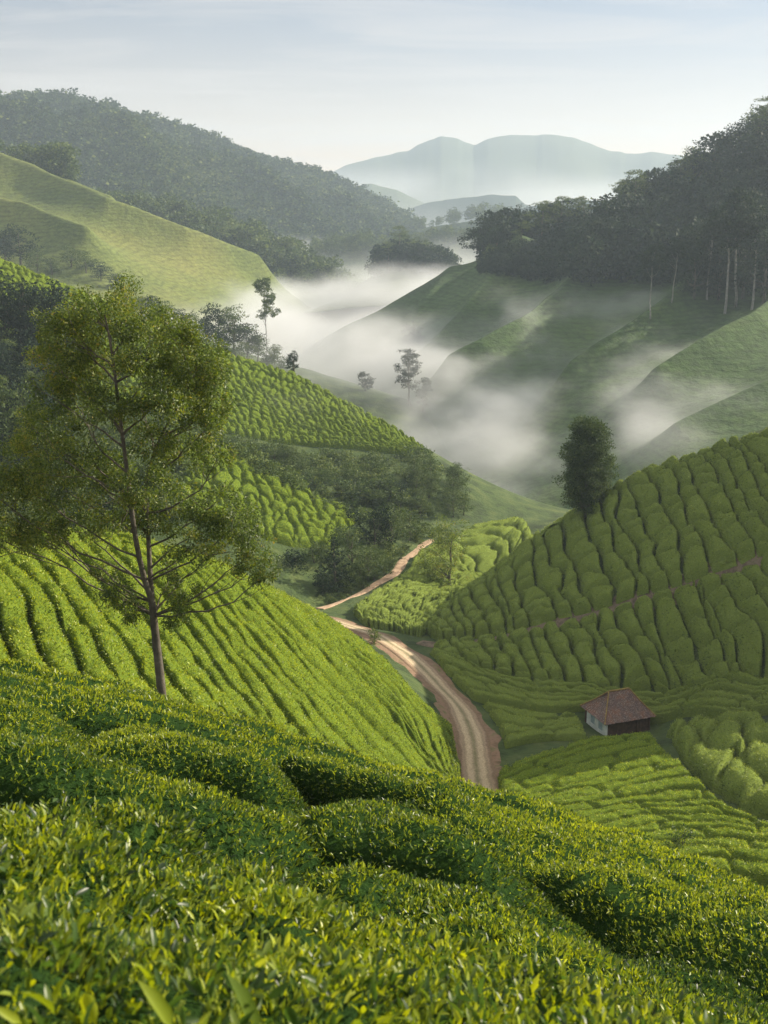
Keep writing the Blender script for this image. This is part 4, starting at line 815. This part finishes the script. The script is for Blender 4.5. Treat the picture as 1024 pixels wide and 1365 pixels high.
# ravine between the left spur and the footpath
grove([('cone0', 446, 792, 86, 1.2), ('round0', 420, 778, 60, 1.3), ('dark0', 395, 790, 62, 1.0), ('round1', 470, 760, 62, 1.2), ('dark1', 500, 742, 74, .9), ('round2', 492, 772, 48, 1.3), ('round3', 520, 738, 66, 1.0), ('round0', 545, 726, 52, 1.2),
       ('dark2', 375, 765, 56, 1.0), ('round1', 405, 740, 45, 1.3), ('round2', 440, 745, 50, 1.3), ('dark0', 468, 735, 60, 1.0), ('round3', 515, 700, 40, 1.4), ('round0', 480, 710, 46, 1.3), ('dark1', 430, 800, 42, 1.2), ('round2', 460, 785, 40, 1.3), ('round3', 478, 778, 30, 1.4)],
      HB, 120, 215, 'in the ravine above the footpath', 'trees in the ravine')
grove([('bush%d' % (i % 2), u, v, h, 1.1) for i, (u, v, h) in enumerate([(438, 806, 16), (452, 802, 13), (468, 792, 17), (484, 785, 15), (499, 774, 16), (512, 766, 15), (524, 757, 17), (535, 746, 15), (541, 736, 14), (555, 722, 14), (572, 716, 13), (590, 712, 12)])],
      HB, 120, 215, 'along the upper edge of the footpath', 'bushes along the footpath')
# misty trees in the valley beyond the hollow
rr = np.random.default_rng(77)
g = []
for i in range(13):
    u = 545 + 75 * rr.random(); v = 640 + 62 * rr.random() + (u - 560) * .05
    g.append((['round0', 'round1', 'round2', 'round3', 'tall1'][i % 5], u, v, 26 + 16 * rr.random(), 1.2))
grove(g, HC, 215, 300, 'in the misty hollow behind the tea field', 'misty trees in the valley')
g = []
for i in range(30):
    u = 300 + 270 * rr.random(); v = np.interp(u, [300, 400, 480, 570], [600, 628, 655, 668]) + 26 * rr.random()
    g.append((['round1', 'bush0', 'dark2', 'round3', 'bush1'][i % 5], u, v, 16 + 16 * rr.random(), 1.3))
grove(g, HC, 200, 270, 'in the scrub under the far tea slope', 'trees and bushes under the far tea slope')
# dark wood behind the big tree
g = []
for i in range(48):
    u = -60 + 140 * rr.random() ** 1.1; v = np.interp(u, [-60, 60, 90], [405, 450, 530]) + 210 * rr.random()
    g.append((['dark0', 'cone1', 'dark1', 'tall0', 'dark2', 'round2'][i % 6], u, v, 62 + 45 * rr.random(), 1.0))
grove(g, HC, 165, 300, 'in the dark wood behind the big tree', 'trees of the dark wood at the left edge')
# ridge trees in front of the fog
grove([('dark0', 205, 428, 34, 1.2), ('round1', 225, 438, 34, 1.2), ('dark2', 243, 444, 30, 1.2), ('round2', 262, 452, 34, 1.1), ('dark1', 292, 466, 58, 1.0), ('round3', 312, 470, 56, 1.0), ('dark2', 330, 478, 44, 1.1), ('round0', 344, 482, 34, 1.1),
       ('round3', 275, 462, 30, 1.3), ('bush0', 356, 486, 16, 1.4), ('round1', 366, 486, 26, 1.0), ('bush1', 376, 490, 14, 1.3), ('bush0', 235, 452, 18, 1.6), ('round0', 320, 486, 30, 1.4), ('dark0', 300, 482, 34, 1.3), ('round1', 190, 422, 28, 1.1), ('dark1', 172, 418, 26, 1.1)],
      HK, 380, 500, 'on the dim ridge before the bright fog', 'trees on the dim ridge')
# trees and bushes on the pale grass hill
grove([('dark1', 28, 352, 46, 1.2), ('dark0', 8, 350, 36, 1.2), ('round2', 95, 356, 26, 1.5), ('round0', 115, 364, 24, 1.5), ('dark2', 135, 374, 22, 1.5), ('round1', 70, 366, 20, 1.5), ('round3', 50, 362, 26, 1.3), ('dark0', 155, 384, 18, 1.6)],
      HE, 560, 780, 'in the fold of the pale grass hill', 'trees on the pale grass hill')

# woods that read as one mass
def wood_arrays(key):
    out = []
    for ch in PROTO[key][0].children:
        me = ch.data; V = np.empty(len(me.vertices) * 3, np.float32); me.vertices.foreach_get('co', V); V = V.reshape(-1, 3)
        at = np.empty(len(V), np.float32); me.attributes['tone'].data.foreach_get('value', at)
        lv = np.empty(len(me.loops), np.int32); me.loops.foreach_get('vertex_index', lv); ps = len(me.loops) // len(me.polygons)
        out.append((V, lv.reshape(-1, ps), at))
    return out
def wood(name, spots, keys, mat, label, thin=1.0):
    A = {k: wood_arrays(k) for k in keys}; mb = MB(); r_ = np.random.default_rng(5)
    for i, (x, y, z, h) in enumerate(spots):
        k = keys[i % len(keys)]; sc = h / PROTO[k][0]['h']; a = r_.random() * 6.28; co, si = math.cos(a), math.sin(a)
        for V, Fc, at in A[k]:
            if Fc.shape[1] == 4: mult = 1
            V2 = np.stack([(V[:, 0] * co - V[:, 1] * si) * sc * 1.1 + x, (V[:, 0] * si + V[:, 1] * co) * sc * 1.1 + y, V[:, 2] * sc + z], -1)
            mb.add(V2, T=Fc if Fc.shape[1] == 3 else None, Q=Fc if Fc.shape[1] == 4 else None, tone=np.clip(at + (r_.random() - .5) * .35, 0, 1))
    o = mb.build(name, mat); tag(o, label, kind='stuff'); return o
def low_proto(key, n, leaf, h=14, w=12, nl=9, seed=0, mat=None):
    PROTO[key] = [make_tree('x', lobes_round(h, w, nl, .15, seed), h, .2, n, leaf, M_dark, M_bark, .3, k=3, clumps=7, spread=.34, width=.4), True]
for i in range(3): low_proto('lowa%d' % i, 620, 1.15, seed=700 + i)
for i in range(2): low_proto('lows%d' % i, 420, .34, h=3, w=4.2, nl=7, seed=720 + i)
for i in range(3): low_proto('lowb%d' % i, 130, 3.4, h=14, w=15, nl=6, seed=710 + i)
def scatter(H, n, uf, v0, v1, d0, d1, h0, h1, seed):
    r_ = np.random.default_rng(seed); out = []
    while len(out) < n:
        u = uf[0] + (uf[1] - uf[0]) * r_.random(); a, b = v0(u), v1(u); v = a + (b - a) * r_.random(); xy = H.hit(u, v, d0, d1, 90)
        out.append((xy[0], xy[1], float(H(*xy)) - .5, h0 + (h1 - h0) * r_.random()))
    return out
def along(H, n, pts, back, h0, h1, seed):
    """n trees along a surveyed crest, up to `back` metres behind or before it"""
    r_ = np.random.default_rng(seed); P = resample(np.array([px(*p) for p in pts]), 200); out = []
    for i in range(n):
        p = P[r_.integers(0, 200)]; r = math.hypot(p[0], p[1]); f = 1 + (r_.random() - .5) * 2 * back / r; x, y = p[0] * f, p[1] * f + r_.normal() * 2
        out.append((x, y, float(H(x, y)) - .6, h0 + (h1 - h0) * r_.random()))
    return out
I = np.interp
fr = scatter(HD, 330, (640, 1110), lambda u: I(u, [640, 700, 800, 900, 1024, 1110], [362, 338, 314, 275, 206, 160]), lambda u: I(u, [640, 700, 800, 860, 930, 1024, 1110], [364, 372, 378, 384, 384, 392, 400]), 380, 660, 12, 19, 1)
fr = [(x, y, z, h * I(x / y, [.085, .20], [.42, 1.0])) for x, y, z, h in fr]
fr += along(HD, 60, [(642, 360, 575), (700, 335, 590), (800, 310, 600), (900, 270, 600), (1024, 200, 600), (1110, 150, 600)], 12, 13, 22, 2)
wood('forest', fr, ['lowa0', 'lowa1', 'lowa2', 'dark1'], M_dark, 'dark forest covering the steep slope at upper right')
sc = scatter(HC, 230, (240, 580), lambda u: I(u, [240, 300, 400, 480, 566, 640], [575, 594, 606, 614, 606, 640]), lambda u: I(u, [240, 300, 400, 470, 540, 640], [590, 612, 660, 700, 712, 700]), 180, 330, 1.6, 3.4, 21)
sc += scatter(HC, 120, (-60, 240), lambda u: 560, lambda u: 700, 165, 330, 2, 4, 23) + scatter(HB, 120, (380, 560), lambda u: I(u, [380, 470, 560], [760, 725, 700]), lambda u: I(u, [380, 470, 560], [806, 785, 720]), 120, 230, 1.2, 2.6, 22)
wood('undergrowth', sc, ['lows0', 'lows1'], M_scrub, 'tangled scrub filling the ravine and the foot of the far left slope')
wood('woodland', along(HE, 46, [(-150, 195, 900), (0, 238, 862), (50, 256, 850), (95, 272, 842)], 18, 16, 24, 4), ['lowa0', 'lowa2'], M_tree, 'olive woodland behind the top of the pale grass hill')
HF = Hill([(60, 300, 960), (120, 302, 950), (200, 306, 940), (260, 318, 930), (300, 330, 920), (350, 350, 910), (400, 368, 900), (450, 383, 900), (500, 392, 900), (560, 398, 900), (640, 400, 900), (-100, 290, 980),
           (-100, 360, 860), (100, 380, 850), (300, 400, 820), (450, 415, 800), (600, 420, 800), (-100, 330, 1150), (200, 350, 1150), (400, 390, 1150), (640, 400, 1150)], 1e-4, rough=lambda x, y: 3 * fbm(x / 50, y / 50, 61, 3))
patch_mesh('wooded_rise', HF, -22, 6, 800, 1150, 140, 60, M_grassy)
wood('woodland', along(HF, 130, [(100, 304, 950), (200, 306, 940), (260, 318, 930), (300, 330, 920), (350, 350, 910), (400, 368, 900), (450, 383, 900)], 30, 16, 27, 6) + along(HF, 70, [(330, 355, 880), (400, 378, 870), (470, 392, 870), (560, 400, 870)], 45, 10, 17, 7),
     ['lowa1', 'lowa0', 'lowa2'], M_tree, 'belt of dark woodland behind the pale grass hill')
HM = Hill([(490, 372, 800), (500, 366, 800), (530, 352, 800), (565, 356, 800), (605, 368, 800), (620, 380, 800), (450, 400, 800), (660, 405, 800), (500, 392, 740), (560, 392, 730), (620, 400, 740), (500, 392, 880), (560, 385, 890), (620, 400, 880), (450, 410, 700), (660, 420, 700)], 1e-4)
patch_mesh('wooded_knoll', HM, -4, 7, 690, 890, 60, 60, M_grassy)
wood('woodland', along(HM, 34, [(500, 366, 800), (530, 352, 800), (565, 356, 800), (604, 368, 800)], 22, 12, 20, 9), ['lowa1', 'lowa2'], M_dark, 'small dark wood on a knoll standing in the fog')
grove([('tall0', 518, 362, 38, 1.6), ('tall1', 535, 354, 48, 1.5), ('round1', 555, 352, 34, 1.2), ('tall2', 588, 360, 32, 1.8), ('round3', 600, 368, 26, 1.0)], HM, 760, 840, 'rising from the foggy knoll', 'trees on the foggy knoll')
for k, (cr, zb) in enumerate([([(520, 325, 1250), (560, 318, 1250), (600, 313, 1260), (640, 318, 1270), (700, 330, 1280)], 20), ([(540, 300, 1650), (600, 290, 1650), (650, 281, 1650), (700, 288, 1650), (780, 300, 1650)], 10), ([(420, 335, 1150), (450, 326, 1150), (490, 322, 1150), (530, 338, 1150)], 20)]):
    far_ridge('wooded_ridge', cr, 130, zb, 8, 60, M_grassy, 80 + k, n=120, m=20)
    P_ = resample(np.array([px(*c_) for c_ in cr]), 60); r_ = np.random.default_rng(90 + k)
    wood('woodland', [(*(P_[i_][:2] * (1 + f_)), P_[i_][2] - abs(f_) * 260 - 3, h_) for i_, f_, h_ in zip(r_.integers(0, 60, 70), (r_.random(70) - .5) * .05, 8 + 9 * r_.random(70))], ['lowa0', 'lowa1'], M_tree,
         'dark trees on the %s small ridge in the distant mist' % ['second', 'farthest', 'leftmost'][k])
wood('mountain_forest', scatter(HG, 3600, (-40, 560), lambda u: I(u, [-40, 0, 45, 130, 215, 300, 350, 400, 450, 500, 560], [150, 149, 139, 151, 177, 207, 223, 236, 255, 279, 308]), lambda u: I(u, [-40, 150, 300, 420, 560], [300, 300, 325, 345, 345]), 980, 1880, 9, 16, 11)
     + along(HG, 300, [(-40, 147, 1700), (0, 146, 1700), (45, 136, 1700), (130, 148, 1700), (215, 174, 1720), (300, 204, 1740), (350, 220, 1760), (400, 233, 1780), (450, 252, 1800), (500, 276, 1820), (545, 298, 1840)], 15, 10, 18, 12),
     ['lowb0', 'lowb1', 'lowb2'], M_wood, 'forest covering the mountain at upper left')
for k in [k for k in PROTO if k.startswith('low')]:
    if 1:
        o = PROTO.pop(k)[0]
        for ch in list(o.children): bpy.data.objects.remove(ch)
        bpy.data.objects.remove(o)
# trees that stand out of the forest on the right
grove([('dark0', 662, 348, 44, .9), ('round1', 652, 358, 30, 1.0), ('tall0', 722, 330, 58, 1.5), ('tall1', 745, 325, 56, 1.6), ('tall2', 778, 320, 54, 1.7), ('tall0', 832, 302, 54, 1.8), ('tall1', 848, 298, 62, 1.7), ('dark1', 888, 282, 52, .9), ('tall2', 905, 272, 54, 1.7),
       ('round0', 925, 262, 58, 1.2), ('dark2', 950, 250, 62, 1.0), ('dark0', 985, 232, 60, 1.0), ('round3', 1010, 214, 58, 1.2), ('tall1', 1022, 205, 62, 1.6), ('tall0', 695, 340, 42, 1.5)],
      HD, 520, 640, 'on the skyline of the right forest', 'trees on the skyline of the right forest')
grove([('gum0', 866, 424, 90, .9), ('gum1', 896, 404, 76, .9), ('gum2', 968, 418, 130, 1.0), ('gum0', 980, 410, 140, 1.0), ('gum1', 942, 400, 96, 1.0), ('gum2', 1004, 412, 120, 1.0), ('dark1', 925, 398, 60, 1.0), ('dark0', 958, 400, 70, 1.0), ('dark2', 990, 398, 76, 1.0), ('dark1', 1018, 404, 80, 1.0)],
      HD, 330, 560, 'along the lower edge of the right forest', 'pale-trunked trees below the right forest')
for k, (o, used) in list(PROTO.items()):
    if not used:
        for ch in list(o.children): bpy.data.objects.remove(ch)
        bpy.data.objects.remove(o)

# ------------------------------------------------------------------ hut
def hut_mats():
    m, nt, N, L = nodes('rusty_roof'); out = N.new('ShaderNodeOutputMaterial'); tc = N.new('ShaderNodeTexCoord'); P = tc.outputs['Object']
    n1 = noise(N, L, 1.3, 6, P, .7); c1 = ramp(N, L, n1, [(0.35, (0.075, 0.052, 0.056)), (0.50, (0.115, 0.070, 0.062)), (0.62, (0.17, 0.072, 0.045)), (0.70, (0.095, 0.062, 0.062))])
    n2 = noise(N, L, 9, 6, P, .75); c2 = ramp(N, L, n2, [(0.53, (0, 0, 0)), (0.62, (1, 1, 1))])
    mx = N.new('ShaderNodeMix'); mx.data_type = 'RGBA'; L.new(c2, mx.inputs[0]); L.new(c1, mx.inputs['A']); mx.inputs['B'].default_value = (0.34, 0.29, 0.25, 1)
    p = N.new('ShaderNodeBsdfPrincipled'); p.inputs['Roughness'].default_value = .75; L.new(mx.outputs['Result'], p.inputs['Base Color'])
    b = N.new('ShaderNodeBump'); b.inputs['Distance'].default_value = .03; L.new(n2, b.inputs['Height']); L.new(b.outputs[0], p.inputs['Normal']); L.new(p.outputs[0], out.inputs[0]); return m
M_roof = hut_mats()
M_white = plain_mat('old_white_paint', [(0.3, (0.50, 0.55, 0.56)), (0.6, (0.72, 0.76, 0.76)), (0.8, (0.38, 0.40, 0.38))], 1.8, .8)
M_brown = plain_mat('weathered_board', [(0.3, (0.05, 0.030, 0.022)), (0.7, (0.12, 0.070, 0.05))], 2.5, .85, .01)
M_blue = plain_mat('faded_blue_shutter', [(0.3, (0.22, 0.30, 0.34)), (0.7, (0.34, 0.42, 0.46))], 3, .8)
M_ochre = plain_mat('mossy_ridge_cap', [(0.3, (0.16, 0.09, 0.04)), (0.7, (0.34, 0.26, 0.08))], 4, .8)
def hut():
    c = px(822, 974, 106.5); Lx, Ly = 5.8, 4.8; yaw = R(20); z = float(HB(c[0], c[1])) - .1
    root = empty('tea_hut', (c[0], c[1], z)); root.rotation_euler = (0, 0, yaw); wx, wy, wh = Lx / 2 - .55, Ly / 2 - .5, 2.15
    def part(name, boxes, mat, parent=root):
        mb = MB()
        for b in boxes: mb.box(*b)
        return mb.build(name, mat, parent, smooth=False)
    part('wall', [((-wx, 0, wh / 2 - .2), (.16, 2 * wy - .17, wh + .4))], M_white)['label'] = 'whitewashed end wall'
    fr_ = [((-wx + (2 * wx) * (i + .5) / 14, -wy, wh / 2 - .2), (2 * wx / 14 - .025, .10 + .02 * (i % 2), wh + .4)) for i in range(14) if i not in (8, 9)]
    part('front_wall', fr_ + [((-wx + 2 * wx * 9 / 14, -wy, wh - .1), (2 * wx / 7, .1, .3))], M_brown)['label'] = 'dark board wall facing the camera'
    part('back_wall', [((0, wy, wh / 2 - .2), (2 * wx, .14, wh + .4))], M_brown); part('side_wall', [((wx, 0, wh / 2 - .2), (.14, 2 * wy - .16, wh + .4))], M_brown)
    part('door', [((-wx + 2 * wx * 9 / 14, -wy + .05, wh / 2 - .25), (2 * wx / 7 - .06, .06, wh - .3))], M_brown)
    for y in (-.95, .55):
        w = part('window', [((-wx - .10, y, 1.3), (.05, .8, .9))], M_blue)
        part('frame', [((-wx - .12, y, 1.78), (.07, .94, .07)), ((-wx - .12, y, .82), (.07, .94, .07)), ((-wx - .12, y - .44, 1.3), (.07, .07, .9)), ((-wx - .12, y + .44, 1.3), (.07, .07, .9))], M_white, w)
    for x, y in ((-wx, -wy), (wx, -wy), (wx, wy), (-wx, wy)): part('post', [((x * 1.03, y * 1.03, wh / 2 - .2), (.18, .18, wh + .4))], M_white if x < 0 and y < 0 else M_brown)
    # hipped roof of ribbed sheets
    mb = MB(); ex, ey, ze, zr, rl = Lx / 2, Ly / 2, wh - .12, wh + 2.15, 1.15
    E = [(-ex, -ey), (ex, -ey), (ex, ey), (-ex, ey)]; Rg = [(-rl, 0), (rl, 0)]
    def face(a, b, ta, tb, n):
        a = np.array([*a, ze]); b = np.array([*b, ze]); ta = np.array([*ta, zr]); tb = np.array([*tb, zr]); s = np.linspace(0, 1, n)[:, None]; tt = np.linspace(0, 1, 10)[None, :, None]
        lo = a * (1 - s) + b * s; hi = ta * (1 - s) + tb * s; G = lo[:, None] * (1 - tt) + hi[:, None] * tt
        nn = np.cross(b - a, ta - a); nn = nn / np.linalg.norm(nn)
        rib = (np.arange(n) % 4 < 1) * .045
        G = G + nn * (rib[:, None, None] * (1 - tt * .3)) + nn * (.03 * fbm(G[..., 0] * 1.5, G[..., 1] * 1.5 + G[..., 2], 3, 3))[..., None]; G[:, :, 2] -= .10 * np.sin(np.pi * tt[..., 0]) 
        G[:, 0, 2] += .04 * np.random.default_rng(n).normal(size=n) * .5
        mb.add(G.reshape(-1, 3), Q=grid_faces(n, 10)); G2 = G - nn * .06; mb.add(G2.reshape(-1, 3), Q=grid_faces(n, 10)[:, ::-1])
    face(E[0], E[1], Rg[0], Rg[1], 61); face(E[1], E[2], Rg[1], (rl, .001), 49); face(E[2], E[3], Rg[1], Rg[0], 61); face(E[3], E[0], Rg[0], (-rl, .001), 49)
    rf = mb.build('roof', M_roof, root, smooth=False)
    mb = MB()
    for a, b in ((E[0], Rg[0]), (E[1], Rg[1]), (E[2], Rg[1]), (E[3], Rg[0])): mb.tube([[a[0], a[1], ze + .05], [(a[0] + b[0]) / 2, (a[1] + b[1]) / 2, (ze + zr) / 2 - .03], [b[0], b[1], zr + .04]], .065, 6)
    mb.tube([[-rl, 0, zr + .05], [0, 0, zr + .02], [rl, 0, zr + .05]], .09, 6)
    mb.build('ridge_cap', M_ochre, rf)
    tag(root, 'small hut with rusty hipped roof and a whitewashed end wall, standing among the tea', 'hut')
hut()

# ------------------------------------------------------------------ morning fog lying in the valley
def fog(name, lo, hi, zpts, soft, dens, nscale, seed, label, thr=(0.40, 0.62), lift=26, xmask=None, step=.35, aniso=.3):
    """a bank of fog: thick below a top surface that rises with distance (zpts: y -> z), torn by noise"""
    m, nt, N, L = nodes('fog_' + str(seed)); out = N.new('ShaderNodeOutputMaterial'); v = N.new('ShaderNodeVolumePrincipled')
    v.inputs['Color'].default_value = (0.93, 0.96, 1.0, 1); v.inputs['Anisotropy'].default_value = aniso
    geo = N.new('ShaderNodeNewGeometry'); sp = N.new('ShaderNodeSeparateXYZ'); L.new(geo.outputs['Position'], sp.inputs[0])
    def M(op, a, b=None, c=None, clamp=False):
        n = N.new('ShaderNodeMath'); n.operation = op; n.use_clamp = clamp
        for i, q in enumerate((a, b, c)):
            if q is None: continue
            if isinstance(q, (int, float)): n.inputs[i].default_value = q
            else: L.new(q, n.inputs[i])
        return n.outputs[0]
    def MR(x, a, b, c, d, smooth=False):
        n = N.new('ShaderNodeMapRange'); n.interpolation_type = 'SMOOTHSTEP' if smooth else 'LINEAR'
        L.new(x, n.inputs[0])
        for i, q in enumerate((a, b, c, d)): n.inputs[i + 1].default_value = q
        return n.outputs[0]
    mp = N.new('ShaderNodeMapping'); mp.inputs['Scale'].default_value = (1, 1, 1.7); mp.inputs['Location'].default_value = (seed * 31.7, seed * 11.3, 0); L.new(geo.outputs['Position'], mp.inputs[0])
    nz = noise(N, L, nscale, 5, mp.outputs[0], .55); big = noise(N, L, nscale * .3, 1, mp.outputs[0])
    (y0, z0), (y1, z1) = zpts
    top = MR(sp.outputs[1], y0, y1, z0, z1)
    top = M('ADD', top, MR(big, .3, .7, -lift * .6, lift * .6)); top = M('ADD', top, MR(nz, .3, .7, -lift, lift))
    fall = MR(M('SUBTRACT', top, sp.outputs[2]), 0, soft, 0, 1, True)
    d = M('MULTIPLY', fall, MR(nz, thr[0], thr[1], .12, 1, True))
    # thins out towards the sides of its own box
    for ax, a, b in ((0, lo[0], hi[0]), (1, lo[1], hi[1])):
        w = (b - a) * .14
        d = M('MULTIPLY', d, MR(sp.outputs[ax], a, a + w, 0, 1, True)); d = M('MULTIPLY', d, MR(sp.outputs[ax], b - w, b, 1, 0, True))
    if xmask: d = M('MULTIPLY', d, MR(sp.outputs[0], xmask[0], xmask[1], xmask[2], 1, True))
    L.new(M('MULTIPLY', d, dens), v.inputs['Density']); L.new(v.outputs[0], out.inputs['Volume'])
    try: m.cycles.volume_step_rate = step
    except Exception as e: print('step', e)
    mb = MB(); mb.box([(a + b) / 2 for a, b in zip(lo, hi)], [b - a for a, b in zip(lo, hi)])
    o = mb.build(name, m, smooth=False); tag(o, label, kind='stuff'); return o
fog('fog', (-60, 250, 18), (190, 470, 90), ((270, 48), (440, 68)), 20, .026, .021, 1, 'torn white fog hanging over the valley in front of the right slope', lift=17, step=.3)
fog('fog', (-330, 430, 20), (260, 850, 100), ((480, 64), (760, 66)), 20, .036, .012, 2, 'bright fog bank filling the valley behind the dim ridge', lift=12, step=.25)
fog('fog', (-500, 950, 10), (700, 2300, 110), ((950, 78), (2200, 78)), 24, .0085, .005, 3, 'pinkish fog sheet in the far valley', lift=14, step=.25)
fog('fog', (-1200, 2300, -40), (2200, 4200, 380), ((2400, 130), (4100, 300)), 210, .0048, .0012, 4, 'glowing haze sheet at the foot of the far mountain', lift=20, step=.4)
